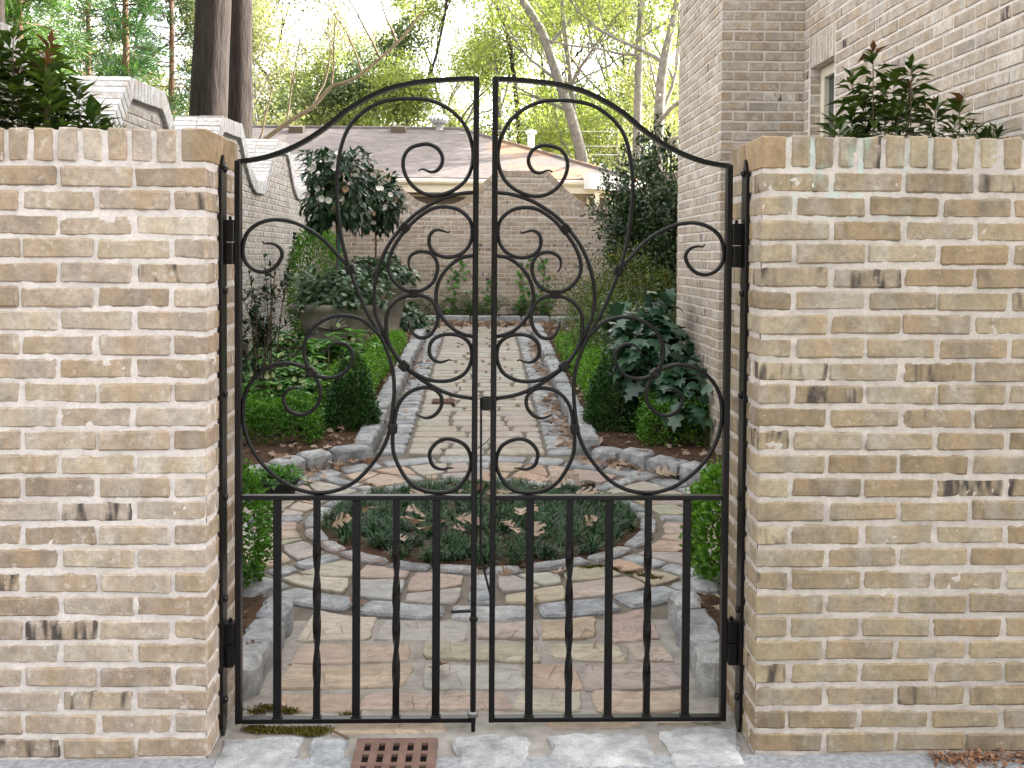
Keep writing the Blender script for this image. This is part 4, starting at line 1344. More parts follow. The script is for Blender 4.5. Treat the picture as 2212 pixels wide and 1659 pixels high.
def bush(name, shape, c, dims, n, ll, lw, mat, label, cat='shrub', tmpl=LEAF5, group=None, inner=0.72, stems=6, updir=0.35, spread=0.8, twigcol=None, core=None):
    o = empty(name, c, label, cat, group)
    P, N = shell_points(n, shape, c, dims, inner)
    lump = np.sin(P[:, 0]*31+c[1])*np.sin(P[:, 1]*27+2)+np.sin(P[:, 2]*33+P[:, 0]*19)*np.sin(P[:, 1]*35-1)
    P = P+N*(0.013*lump+np.where(rng.random(n) < .035, rng.uniform(0, .05, n), 0))[:, None]
    A = unit(N+rdir(n)*spread+np.array([0, 0, updir]))
    NN = unit(N*0.6+rdir(n)*0.7+np.array([0, 0, .5]))
    leaves('foliage', P, A, NN, rng.uniform(.7, 1.25, n)*ll, rng.uniform(.75, 1.2, n)*lw, tmpl, mat, o)
    m = MB()
    h = dims[1] if shape == 'cone' else (dims[2] if shape == 'hedge' else dims[2])
    b = Vector(c) if shape != 'ball' else Vector((c[0], c[1], c[2]-dims[2]))
    rx = dims[0]*0.5 if shape != 'hedge' else dims[0]*0.4
    ry = dims[0]*0.5 if shape == 'cone' else dims[1]*0.4
    hh = h*0.8 if shape != 'ball' else h*1.5
    for k in range(stems):
        a = rng.random()*2*PI; q = rng.random()
        base = b+Vector((rx*0.3*math.cos(a), ry*(0.3 if shape != 'hedge' else 2.2*(k/stems-0.5)), -0.05))
        tip = base+Vector((rx*q*math.cos(a), ry*0.5*math.sin(a) if shape != 'hedge' else 0, hh*rng.uniform(.6, .95)))
        mid = (base+tip)/2+Vector(rng.normal(0, .03, 3))
        m.tube([base, mid, tip], [0.011, 0.008, 0.003], 5)
    m.build('stem', M_TWIG, o)
    return o

M_TWIG = plain_mat('brown_twig', (0.13, 0.09, 0.06), 0.9, 30, 0.3)
M_BOXD = leaf_mat('boxwood_dark', [(0.014, 0.042, 0.010), (0.028, 0.080, 0.016), (0.050, 0.125, 0.024)], 0.45, 0.2, spec=0.35)
M_BOXL = leaf_mat('boxwood_bright', [(0.050, 0.130, 0.012), (0.105, 0.240, 0.022), (0.180, 0.360, 0.040)], 0.45, 0.28, spec=0.35)
M_BOXM = leaf_mat('boxwood_mid', [(0.036, 0.100, 0.012), (0.075, 0.190, 0.018), (0.130, 0.300, 0.035)], 0.45, 0.25, spec=0.35)
M_MONDO = leaf_mat('mondo_blade', [(0.010, 0.036, 0.012), (0.020, 0.066, 0.019), (0.045, 0.110, 0.034)], 0.42, 0.15, spec=0.3)
M_CAM = leaf_mat('camellia_leaf', [(0.008, 0.024, 0.010), (0.014, 0.040, 0.014), (0.030, 0.068, 0.026)], 0.36, 0.12, spec=0.25)
M_PETAL = leaf_mat('cream_petal', [(0.66, 0.60, 0.47), (0.74, 0.72, 0.66), (0.45, 0.27, 0.12)], 0.6, 0.3, (1, 1, 1))
M_HELL = leaf_mat('hellebore_leaf', [(0.038, 0.115, 0.024), (0.078, 0.210, 0.036), (0.150, 0.320, 0.060)], 0.42, 0.2, spec=0.35)
M_HFLW = leaf_mat('hellebore_flower', [(0.36, 0.46, 0.19), (0.50, 0.56, 0.31), (0.60, 0.60, 0.46)], 0.6, 0.3, (1, 1, .8))
M_IVY = leaf_mat('ivy_leaf', [(0.012, 0.040, 0.022), (0.024, 0.070, 0.034), (0.050, 0.110, 0.055)], 0.32, 0.12, spec=0.6)
M_VAR = leaf_mat('variegated_ivy', [(0.020, 0.060, 0.025), (0.040, 0.095, 0.040), (0.080, 0.140, 0.070), (0.22, 0.28, 0.18)], 0.4, 0.12, spec=0.5)
M_NAND = leaf_mat('nandina_leaf', [(0.025, 0.060, 0.014), (0.055, 0.095, 0.018), (0.170, 0.165, 0.022), (0.035, 0.070, 0.018)], 0.45, 0.3)
M_NAND2 = leaf_mat('nandina_dark', [(0.030, 0.070, 0.018), (0.060, 0.115, 0.022), (0.150, 0.170, 0.026)], 0.45, 0.3)
M_DKSH = leaf_mat('dark_evergreen_leaf', [(0.012, 0.032, 0.012), (0.022, 0.052, 0.016), (0.060, 0.105, 0.030)], 0.38, 0.15, spec=0.5)
M_PHOT = leaf_mat('glossy_hedge_leaf', [(0.020, 0.045, 0.010), (0.042, 0.080, 0.016), (0.090, 0.125, 0.026), (0.050, 0.088, 0.018)], 0.32, 0.2, spec=0.4)
M_BRONZE = leaf_mat('bronze_young_leaf', [(0.110, 0.045, 0.022), (0.140, 0.075, 0.030), (0.090, 0.065, 0.022)], 0.35, 0.2, (1.3, 1, .7), spec=0.6)
M_FERN = leaf_mat('fern_frond', [(0.030, 0.065, 0.018), (0.055, 0.110, 0.026), (0.110, 0.130, 0.035)], 0.5, 0.25)
M_DRY = leaf_mat('dry_oak_leaf', [(0.27, 0.165, 0.11), (0.40, 0.29, 0.215), (0.47, 0.37, 0.29), (0.22, 0.125, 0.08)], 0.75, 0.2, (1.1, .95, .7), spec=0.2)
M_NEEDLE = leaf_mat('dry_pine_straw', [(0.15, 0.070, 0.04), (0.23, 0.125, 0.075), (0.18, 0.09, 0.05)], 0.8, 0.0, spec=0.2)
M_MOSS = leaf_mat('olive_moss', [(0.085, 0.072, 0.014), (0.130, 0.110, 0.020), (0.055, 0.060, 0.014)], 0.9, 0.1, spec=0.1)

# ------------------------------------------------------------------ mondo grass in the round bed
def mondo():
    nt = 620
    r = R_BED*np.sqrt(rng.random(nt))*0.985; a = rng.random(nt)*2*PI
    cx, cy = CC.x+r*np.cos(a), CC.y+r*np.sin(a)
    k = 30
    P = np.repeat(np.stack([cx, cy, np.full(nt, 0.0)+0.028*(1-(r/R_BED)**2)], 1), k, 0)+rng.normal(0, .012, (nt*k, 3))*np.array([1, 1, .2])
    az = rng.random(nt*k)*2*PI; el = rng.uniform(0.45, 1.35, nt*k)
    A = np.stack([np.cos(az)*np.cos(el), np.sin(az)*np.cos(el), np.sin(el)], 1)
    N = np.stack([-np.cos(az)*np.sin(el), -np.sin(az)*np.sin(el), np.cos(el)], 1)
    # blades arch over: a longer template droop
    T = (np.array([(0, .5, 0), (0, -.5, 0), (.38, .5, .0), (.38, -.5, .0), (.72, .4, -.16), (.72, -.4, -.16), (.92, 0, -.42)]), BLADE[1])
    L = rng.uniform(.05, .10, nt*k)
    out = (np.hypot(P[:, 0]+A[:, 0]*L-CC.x, P[:, 1]+A[:, 1]*L-CC.y) > R_BED+0.05)
    L = np.where(out, L*0.6, L)
    leaves('mondo_grass', P, A, N, L, rng.uniform(.0035, .0055, nt*k), T, M_MONDO, kind='stuff', label='dark green mondo grass filling the round bed behind the gate')
mondo()

# ------------------------------------------------------------------ clipped boxwoods
bush('boxwood_cone', 'cone', (-1.02, 7.95, 0.10), (0.235, 0.66), 7500, 0.026, 0.016, M_BOXD, 'dark clipped boxwood cone left of the path at the kerb corner', inner=0.66)
bush('boxwood_cone', 'cone', (1.02, 7.95, 0.10), (0.255, 0.64), 7500, 0.026, 0.016, M_BOXD, 'dark clipped boxwood cone right of the path at the kerb corner', inner=0.66)
bush('boxwood_hedge', 'hedge', (-1.62, 7.50, 0.12), (0.82, 0.34, 0.29), 6500, 0.026, 0.016, M_BOXM, 'low bright boxwood hedge behind the curved kerb on the left', 'hedge')
bush('boxwood_hedge', 'hedge', (1.58, 7.45, 0.12), (0.80, 0.34, 0.29), 6500, 0.026, 0.016, M_BOXM, 'low bright boxwood hedge behind the curved kerb on the right', 'hedge')
bush('boxwood_hedge', 'hedge', (-1.13, 10.4, 0.27), (0.32, 4.6, 0.25), 14000, 0.028, 0.018, M_BOXL, 'long low bright green boxwood hedge along the left path kerb', 'hedge', stems=14)
bush('boxwood_hedge', 'hedge', (1.08, 10.4, 0.27), (0.32, 4.6, 0.27), 14000, 0.028, 0.018, M_BOXL, 'long low bright green boxwood hedge along the right path kerb', 'hedge', stems=14)
bush('boxwood_shrub', 'ball', (-1.09, 4.32, 0.30), (0.19, 0.24, 0.30), 5200, 0.026, 0.016, M_BOXM, 'upright boxwood shrub half hidden behind the left jamb')
bush('boxwood_shrub', 'ball', (1.07, 4.36, 0.30), (0.16, 0.25, 0.29), 5200, 0.028, 0.018, M_BOXL, 'bright upright boxwood shrub half hidden behind the right jamb')

# ------------------------------------------------------------------ hellebores
def hellebore(x, y, s, label, flowers):
    z = gz(y)+0.07
    o = empty('hellebore', (x, y, z), label, 'hellebore', 'hellebores in the left bed')
    PP = []; AA = []; NN = []; LL = []
    m = MB()
    nl = int(11*s+3)
    for k in range(nl):
        a = rng.random()*2*PI; rr = rng.uniform(.06, .22)*s; h = rng.uniform(.12, .30)*s
        tip = Vector((x+rr*math.cos(a), y+rr*math.sin(a), z+h))
        m.tube([(x, y, z-0.02), ((x*2+tip.x)/3, (y*2+tip.y)/3, z+h*0.7), tip], [0.005, 0.004, 0.003], 5)
        nlf = 7
        for q in range(nlf):
            b = a+(q-(nlf-1)/2)*0.52
            d = np.array([math.cos(b), math.sin(b), rng.uniform(-.15, .25)])
            PP.append(tip); AA.append(d); NN.append((0.25*math.cos(b+PI), .25*math.sin(b+PI), 1)); LL.append(rng.uniform(.085, .135)*s)
    m.build('stalk', M_TWIG, o)
    LL = np.array(LL)
    leaves('foliage', np.array([tuple(p) for p in PP]), np.array(AA), np.array(NN), LL, LL*0.46, LEAF5, M_HELL, o)
    for k in range(flowers):
        a = rng.random()*2*PI; rr = rng.uniform(.05, .2)*s; h = rng.uniform(.22, .36)*s
        c = np.array([x+rr*math.cos(a), y+rr*math.sin(a)-0.05, z+h])
        face = unit(np.array([rng.uniform(-.6, .6), -1.0, rng.uniform(-.3, .35)]))
        u = unit(np.cross(face, (0, 0, 1))); v = np.cross(u, face)
        b = np.arange(5)*2*PI/5+rng.random()
        D = np.cos(b)[:, None]*u+np.sin(b)[:, None]*v
        leaves('flower', np.repeat(c[None], 5, 0), D+face*0.6, np.repeat(face[None], 5, 0), 0.027, 0.026, ROUND, M_HFLW, o)
hb = [(-1.75, 8.15, 1.0, 5), (-1.32, 8.35, 1.0, 4), (-2.05, 8.7, 1.1, 4), (-1.55, 8.75, 1.15, 5), (-1.40, 9.3, 1.3, 2), (-1.8, 9.3, 1.3, 3), (-1.45, 10.0, 1.45, 1), (-2.05, 8.0, 1.0, 4), (-1.75, 9.95, 1.45, 1), (-1.32, 9.75, 1.35, 1)]
pos_words = ['front middle of the left bed', 'beside the dark boxwood cone', 'against the far left of the bed', 'middle of the left bed', 'behind the dark boxwood cone', 'in the middle back of the bed', 'tall one just before the stone planter', 'front left of the bed near the jamb', 'tall one left of the planter foot', 'between planter and path hedge']
for (x, y, s_, fl), pw in zip(hb, pos_words):
    hellebore(x, y, s_*1.1, 'hellebore with pale green flowers, '+pw, fl)

# low leafy cover between the larger plants
def ground_cover(n, sampler, ll, mat, label, tm=LEAF5):
    P = np.array([sampler() for k in range(n)])
    az = rng.random(n)*2*PI
    A = np.stack([np.cos(az), np.sin(az), rng.uniform(-.1, .7, n)], 1)
    leaves('ground_cover', P, A, unit(rdir(n)*.5+np.array([0, -.2, 1])), rng.uniform(.7, 1.3, n)*ll, rng.uniform(.4, .6, n)*ll, tm, mat, kind='stuff', label=label)
def gc_left():
    while True:
        x, y = rng.uniform(-2.45, -1.28), rng.uniform(7.75, 11.2)
        if nz(x, y, 0, 1.6, 3) > -.22: return (x, y, gz(y)+.08+abs(rng.normal(0, .10)))
ground_cover(9000, gc_left, .07, M_HELL, 'low leafy green cover between the hellebores in the left bed')
def gc_right():
    while True:
        x, y = rng.uniform(1.26, 2.15), rng.uniform(8.2, 13.5)
        if nz(x, y, 0, 1.6, 7) > -.25: return (x, y, gz(y)+.08+abs(rng.normal(0, .10)))
ground_cover(7500, gc_right, .06, M_BOXM, 'low leafy green cover under the shrubs in the right bed')

# ------------------------------------------------------------------ stone planters with standard camellias
M_CAST = plain_mat('weathered_cast_stone', (0.27, 0.245, 0.205), 0.9, 7, 0.35, 0.2, 0.4, 0.006)
def planter(x, y, zr, R, label):
    z0 = gz(y)+0.06
    H = zr-z0
    o = empty('planter', (x, y, z0), label, 'planter', 'cast stone planters')
    m = MB()
    prof = [(0.0, 0), (R*.62, 0), (R*.62, H*.08), (R*.55, H*.12), (R*.60, H*.35), (R*.74, H*.72), (R*.82, H*.80), (R*.84, H*.84), (R*.97, H*.90), (R*1.0, H*.94), (R*1.0, H*.985), (R*.96, H), (R*.86, H), (R*.84, H*.90), (0, H*.88)]
    m.lathe(prof, (x, y, z0), 36, 1.0, 0.72)
    m.build('bowl', M_CAST, o, smooth=True)
    m = MB()                                                # fan shell ornament on the front
    for k in range(9):
        a = -1.25+2.5*k/8
        c = Vector((x+math.sin(a)*0.0, y-R*0.72*0.735-0.006, z0+H*.62))
        tip = Vector((x+0.17*math.sin(a), y-R*0.72*0.775-0.010, z0+H*.62+0.15*math.cos(a)))
        m.tube([c, (c*0.45+tip*0.55)+Vector((0, -0.012, 0)), tip], [0.006, 0.016, 0.020], 6)
    m.build('shell_ornament', M_CAST, o, smooth=True)
    return o
P1 = (-1.58, 11.0); P2 = (-1.42, 14.0)
planter(P1[0], P1[1], 0.955, 0.50, 'large cast stone planter with shell ornament, nearer the gate')
planter(P2[0], P2[1], 1.075, 0.50, 'large cast stone planter farther back beside the path end')

def camellia(x, y, zb, zc, rad, n, label, pole):
    o = empty('camellia_standard', (x, y, zb), label, 'camellia', 'standard camellias in planters')
    m = MB()
    m.tube([(x, y, zb-0.08), (x+0.01, y, (zb+zc)/2), (x-0.01, y, zc+rad[2]*0.3)], [0.016, 0.013, 0.009], 7)
    tips = []
    for k in range(26):
        d = Vector(rdir(1)[0]); d.z = abs(d.z)*0.9-0.25
        tip = Vector((x+d.x*rad[0]*.8, y+d.y*rad[1]*.8, zc+d.z*rad[2]*.85))
        b = Vector((x, y, zc-rad[2]*0.55+rng.random()*rad[2]*0.8))
        m.tube([b, (b+tip)/2+Vector((0, 0, -0.02)), tip], [0.008, 0.005, 0.003], 5)
    m.build('trunk', M_TWIG, o)
    d = rdir(n); r = rng.uniform(.45, 1.0, n)**.7
    lump = 1+0.18*np.sin(d[:, 0]*5+x)+0.15*np.sin(d[:, 2]*6+y)
    P = np.array([x, y, zc])+d*(r*lump)[:, None]*np.array(rad)
    A = unit(d*0.8+rdir(n)*0.55+np.array([0, 0, -0.75]))
    leaves('crown', P, A, unit(d+np.array([0, 0, .6])+rdir(n)*.4), rng.uniform(.085, .125, n), rng.uniform(.044, .060, n), LEAF5, M_CAM, o)
    nf = 15
    for k in range(nf):
        f = unit(rdir(1)[0]+np.array([0, -1.3, 0.1]))
        c = np.array([x, y, zc])+f*np.array(rad)*rng.uniform(.86, 1.06)
        u = unit(np.cross(f, (0, 0, 1))); v = np.cross(u, f)
        b = np.arange(7)*2*PI/7+rng.random()
        D = np.cos(b)[:, None]*u+np.sin(b)[:, None]*v
        q = rng.random()
        leaves('flower', np.repeat(c[None], 7, 0), D+f*0.5, np.repeat(f[None], 7, 0), 0.044, 0.038, ROUND, M_PETAL, o, var=np.full(7, (0.3+0.3*rng.random()) if k % 5 else 0.95))
    if pole:
        m = MB(); m.tube([(x+0.035, y-0.04, zb-0.02), (x+0.035, y-0.04, zc-0.1)], 0.014, 8)
        m.build('stake', plain_mat('green_stake', (0.03, 0.11, 0.085), 0.5), o)
camellia(P1[0], P1[1], 0.9, 2.20, (0.36, 0.34, 0.48), 1250, 'standard camellia with cream flowers and a green stake, in the nearer planter', True)
camellia(P2[0]-0.06, P2[1], 1.02, 2.20, (0.40, 0.36, 0.40), 1150, 'standard camellia with fading cream flowers, in the farther planter', False)

def ivy_fill(name, c, dims, n, ll, mat, label, cat='ivy', tmpl=IVY, parent_label=None):
    """loose mound of ivy that spills over an edge"""
    o = empty(name, (c[0], c[1], c[2]-dims[2]*0.5), label, cat)
    d = rdir(n); d[:, 2] = np.abs(d[:, 2])*1.3-0.45
    d = unit(d)
    r = rng.uniform(.55, 1.0, n)
    P = np.array(c)+d*r[:, None]*np.array(dims)*(1+0.2*np.sin(d[:, :1]*7))
    A = unit(d+rdir(n)*.6+np.array([0, 0, -.7]))
    leaves('foliage', P, A, unit(d*1.2+rdir(n)*.45+np.array([0, 0, .3])), rng.uniform(.7, 1.3, n)*ll, rng.uniform(.7, 1.3, n)*ll*.95, tmpl, mat, o)
    m = MB()
    for k in range(10):
        i = rng.integers(n)
        m.tube([(c[0], c[1], c[2]-dims[2]*0.4), (Vector(P[i])+Vector(c))/2+Vector((0, 0, .03)), Vector(P[i])], [0.004, 0.003, 0.002], 4)
    m.build('stem', M_TWIG, o)
    return o
ivy_fill('variegated_ivy', (P1[0]+0.05, P1[1]-0.06, 1.05), (0.50, 0.36, 0.30), 1500, 0.062, M_VAR, 'variegated ivy heaped in and spilling over the nearer stone planter')
ivy_fill('variegated_ivy', (P2[0]+0.05, P2[1]-0.06, 1.20), (0.46, 0.34, 0.26), 1100, 0.070, M_VAR, 'variegated ivy heaped in the farther stone planter')
ivy_fill('trailing_ivy', (-1.10, 14.3, 0.52), (0.42, 0.3, 0.24), 600, 0.075, M_VAR, 'grey green ivy trailing at the foot of the farther planter')
bush('column_shrub', 'ball', (-2.02, 12.4, 1.08), (0.36, 0.36, 0.80), 9000, 0.05, 0.014, M_BOXM, 'narrow evergreen column standing behind the nearer planter', inner=0.6, updir=0.8)

# small dark shrub trained up at the left, seen through the gate
def open_shrub(name, x, y, base, h, w, n, ll, lw, mat, label, stems=7, tm=LEAF5, young=None, droop=0.0, cat='shrub', z1=None):
    o = empty(name, (x, y, base), label, cat)
    m = MB()
    tips = []
    for k in range(stems):
        a = rng.random()*2*PI; q = rng.uniform(.3, 1.0)
        top = Vector((x+w*q*math.cos(a), y+w*q*math.sin(a)*0.8, base+h*rng.uniform(.6, 1.0)))
        b = Vector((x+rng.normal(0, .03), y+rng.normal(0, .03), base))
        path = [b, b.lerp(top, .35)+Vector(rng.normal(0, .03, 3)), b.lerp(top, .7)+Vector(rng.normal(0, .03, 3)), top]
        m.tube(path, [0.009, 0.007, 0.005, 0.003], 5)
        tips.append(path)
        for s_ in range(3):
            f = rng.uniform(.3, .85)
            st = b.lerp(top, f)
            e_ = st+Vector(rng.normal(0, 1, 3))*0.16*h*0.8+Vector((0, 0, 0.12*h))
            m.tube([st, (st+e_)/2, e_], [0.004, 0.003, 0.002], 4)
            tips.append([st, st.lerp(e_, .33), st.lerp(e_, .66), e_])
    m.build('stem', M_TWIG, o)
    P = []; A = []; V_ = []
    per = max(1, n//len(tips))
    for path in tips:
        d = (path[-1]-path[-2]).normalized()
        for k in range(per):
            f = rng.random()**0.6*3
            i = min(2, int(f)); p = path[i].lerp(path[i+1], f-i)
            side = rdir(1)[0]
            P.append(tuple(p)); A.append(unit(np.array(d)*0.5+side*0.9+np.array([0, 0, .25-droop])))
            V_.append(f/3)
    P = np.array(P); A = np.array(A); nn = len(P)
    N = unit(rdir(nn)*.5+np.array([0, 0, 1.0]))
    leaves('foliage', P, A, N, rng.uniform(.75, 1.2, nn)*ll, rng.uniform(.8, 1.2, nn)*lw, tm, mat, o)
    return o, tips
open_shrub('sasanqua_shrub', -1.80, 8.35, 0.12, 1.42, 0.36, 1500, 0.05, 0.024, M_CAM, 'slender dark shrub with glossy leaves against the whitewashed wall', 9)
open_shrub('sasanqua_shrub', -2.2, 9.6, 0.15, 0.85, 0.40, 1100, 0.045, 0.022, M_CAM, 'low dark shrub behind the hellebores by the whitewashed wall', 9)

# ------------------------------------------------------------------ right hand bed
ivy_fill('ivy_mound', (1.33, 8.0, 0.66), (0.30, 0.42, 0.50), 430, 0.135, M_IVY, 'mound of big dark lobed ivy leaves against the brick bay')
ivy_fill('ivy_mound', (1.52, 7.55, 0.40), (0.20, 0.30, 0.30), 160, 0.12, M_IVY, 'smaller clump of lobed ivy leaves low by the bay corner')
def loose_bush(name, c, dims, n, ll, lw, mat, label, K=70, rad=0.16, shoots=16, tmpl=LEAF5, cat='shrub', up=0.2):
    """uneven shrub: leaves gathered in clumps along branches, gaps between, shoots standing out"""
    o = empty(name, (c[0], c[1], c[2]-dims[2]), label, cat)
    d = rdir(K); r = rng.uniform(.35, 1.0, K)**.6
    C = np.array(c)+d*r[:, None]*np.array(dims)*(1+.22*np.sin(d[:, :1]*6+c[0])+.15*rng.normal(size=(K, 1)))
    base = Vector((c[0], c[1], c[2]-dims[2]))
    m = MB()
    ext = []
    for k in range(K):
        p = Vector(C[k])
        m.tube([base+Vector((rng.normal(0, .04), rng.normal(0, .04), 0)), base.lerp(p, .55)+Vector((0, 0, .12*dims[2])), p], [.010, .006, .003], 4, cap=False)
        if k < shoots:
            q = p+Vector(d[k])*dims[2]*.16+Vector((0, 0, .16*dims[2]))
            m.tube([p, q], [.004, .002], 4, cap=False)
            ext += [p.lerp(q, f) for f in (.3, .6, .9)]
    m.build('stem', M_TWIG, o)
    nE = int(n*.12) if ext else 0
    i_ = rng.integers(0, K, n-nE)
    P = C[i_]+rng.normal(0, 1, (n-nE, 3))*rad*np.array([1, 1, .8])*rng.uniform(.5, 1.2, K)[i_][:, None]
    if nE:
        E_ = np.array([tuple(e_) for e_ in ext])
        P = np.vstack([P, E_[rng.integers(0, len(E_), nE)]+rng.normal(0, .03, (nE, 3))])
    O = unit(P-np.array(c))
    leaves('foliage', P, unit(O*.7+rdir(n)*.9+np.array([0, 0, up])), unit(O*.4+rdir(n)*.6+np.array([0, 0, .7])), rng.uniform(.7, 1.3, n)*ll, rng.uniform(.7, 1.25, n)*lw, tmpl, mat, o)
    return o
loose_bush('nandina_shrub', (1.80, 12.8, 0.85), (0.72, 1.1, 0.52), 11000, 0.055, 0.020, M_NAND, 'feathery yellow green nandina shrub right of the path end')
loose_bush('nandina_shrub', (1.38, 10.9, 0.62), (0.40, 0.7, 0.36), 5200, 0.05, 0.017, M_NAND2, 'darker feathery nandina shrub behind the right path hedge')
loose_bush('evergreen_shrub', (1.55, 9.35, 0.58), (0.42, 0.6, 0.40), 4600, 0.05, 0.024, M_DKSH, 'low dark evergreen shrub between the boxwood cone and the nandina')
loose_bush('evergreen_shrub', (2.50, 14.7, 1.80), (0.72, 0.7, 1.45), 19000, 0.080, 0.036, M_DKSH, 'tall dark evergreen shrub in front of the back wall by the house', K=150, rad=.15, shoots=60)

# ------------------------------------------------------------------ ferns and wall vines at the back
def fern(x, y, s, label, mat=None, nf=11):
    z = gz(y)+0.06
    o = empty('fern', (x, y, z), label, 'fern', 'ferns at the foot of the back wall')
    P = []; A = []; N = []; L = []
    m = MB()
    for k in range(nf):
        a = rng.random()*2*PI; le = rng.uniform(.28, .45)*s
        d = np.array([math.cos(a), math.sin(a), 0])
        pts = []
        for q in range(9):
            t = q/8
            pts.append(np.array([x, y, z])+d*le*t*0.9+np.array([0, 0, le*(1.55*t-1.05*t*t)]))
        m.tube([tuple(p) for p in pts], [0.003*(1-0.7*q/8) for q in range(9)], 4)
        sd = np.array([-d[1], d[0], 0])
        for q in range(1, 9):
            for half in (0, 0.5):
                p = pts[q-1]*(1-half)+pts[q]*half
                w = 0.085*s*(1-((q+half)/9.2))+0.012
                for sg in (-1, 1):
                    P.append(p); A.append(sd*sg+d*0.4+np.array([0, 0, -.1])); N.append((0, 0, 1)); L.append(w)
    m.build('rachis', M_FERN, o)
    L = np.array(L)
    leaves('foliage', np.array(P), np.array(A), np.array(N), L, L*0.26+0.004, DIAM, mat or M_FERN, o)
fx_ = [(-1.25, 'beside the farther planter'), (-0.75, 'left of the path end'), (-0.30, 'left of the path axis'), (0.12, 'at the middle of the back wall'), (0.52, 'right of the path axis'), (0.95, 'right of the path end'), (1.4, 'near the nandina'), (-1.0, 'between planter and path end'), (-0.1, 'just left of middle'), (0.74, 'below the slanting vine')]
for x, w in fx_:
    fern(x, 16.0+rng.uniform(-.08, .08), 1.25+rng.random()*.35, 'green fern at the foot of the back wall, '+w)
fern(-1.95, 10.3, 1.1, 'bronze green fern beside the nearer planter')
def vine(x, z1, label, sway):
    o = empty('wall_vine', (x, GYB-0.02, 0.5), label, 'vine', 'vines on the back wall')
    pts = smooth_path([(x, GYB-0.015, 0.5), (x+sway*.4, GYB-0.015, .5+(z1-.5)*.4), (x+sway*.2, GYB-0.015, .5+(z1-.5)*.7), (x+sway, GYB-0.015, z1)], 0.06)
    m = MB(); m.tube(pts, 0.006, 5); m.build('stem', M_TWIG, o)
    n = len(pts)*5
    i = rng.integers(0, len(pts), n)
    keep = rng.random(n) < (1.15-np.array([pts[k][2] for k in i])/z1*0.8)
    P = np.array(pts)[i][keep]+rng.normal(0, 1, (keep.sum(), 3))*np.array([.055, .008, .05])-np.array([0, .012, 0])
    k = len(P)
    leaves('foliage', P, rdir(k)*np.array([1, .2, 1])+np.array([0, -.1, -.3]), np.repeat([[0, -1., .2]], k, 0)+rdir(k)*.3, rng.uniform(.05, .085, k), rng.uniform(.045, .07, k), IVY, M_HELL, o)
vine(-0.12, 1.25, 'ivy strand climbing the back wall just left of its middle', -0.12)
vine(0.10, 1.05, 'ivy strand climbing the back wall at its middle', 0.10)
vine(0.55, 1.45, 'thin ivy strand slanting up the back wall', 0.30)
vine(1.02, 1.55, 'tall ivy strand with a leafy top on the back wall', -0.14)
vine(-0.55, 1.3, 'bare stemmed ivy strand beside the farther planter', 0.22)

# ------------------------------------------------------------------ black nursery pot beside the ring
M_POT = plain_mat('black_plastic', (0.012, 0.012, 0.014), 0.45)
po = empty('nursery_pot', (-1.27, 6.22, 0.01), 'low black plastic pot of small leafy plants standing on the flags', 'plant pot')
m = MB(); m.lathe([(0, 0), (0.125, 0), (0.15, 0.085), (0.158, 0.085), (0.158, 0.098), (0.148, 0.098), (0.14, 0.075), (0, 0.075)], (-1.27, 6.22, 0.012), 24); m.build('pot', M_POT, po, smooth=False)
n = 460
d = rdir(n); d[:, 2] = np.abs(d[:, 2])
leaves('foliage', np.array([-1.27, 6.22, 0.10])+d*np.array([.20, .18, .085])*rng.uniform(.4, 1, n)[:, None], unit(d+rdir(n)*.6), unit(d*.5+np.array([0, 0, 1])), rng.uniform(.03, .045, n), rng.uniform(.018, .026, n), LEAF5, M_HELL, po)

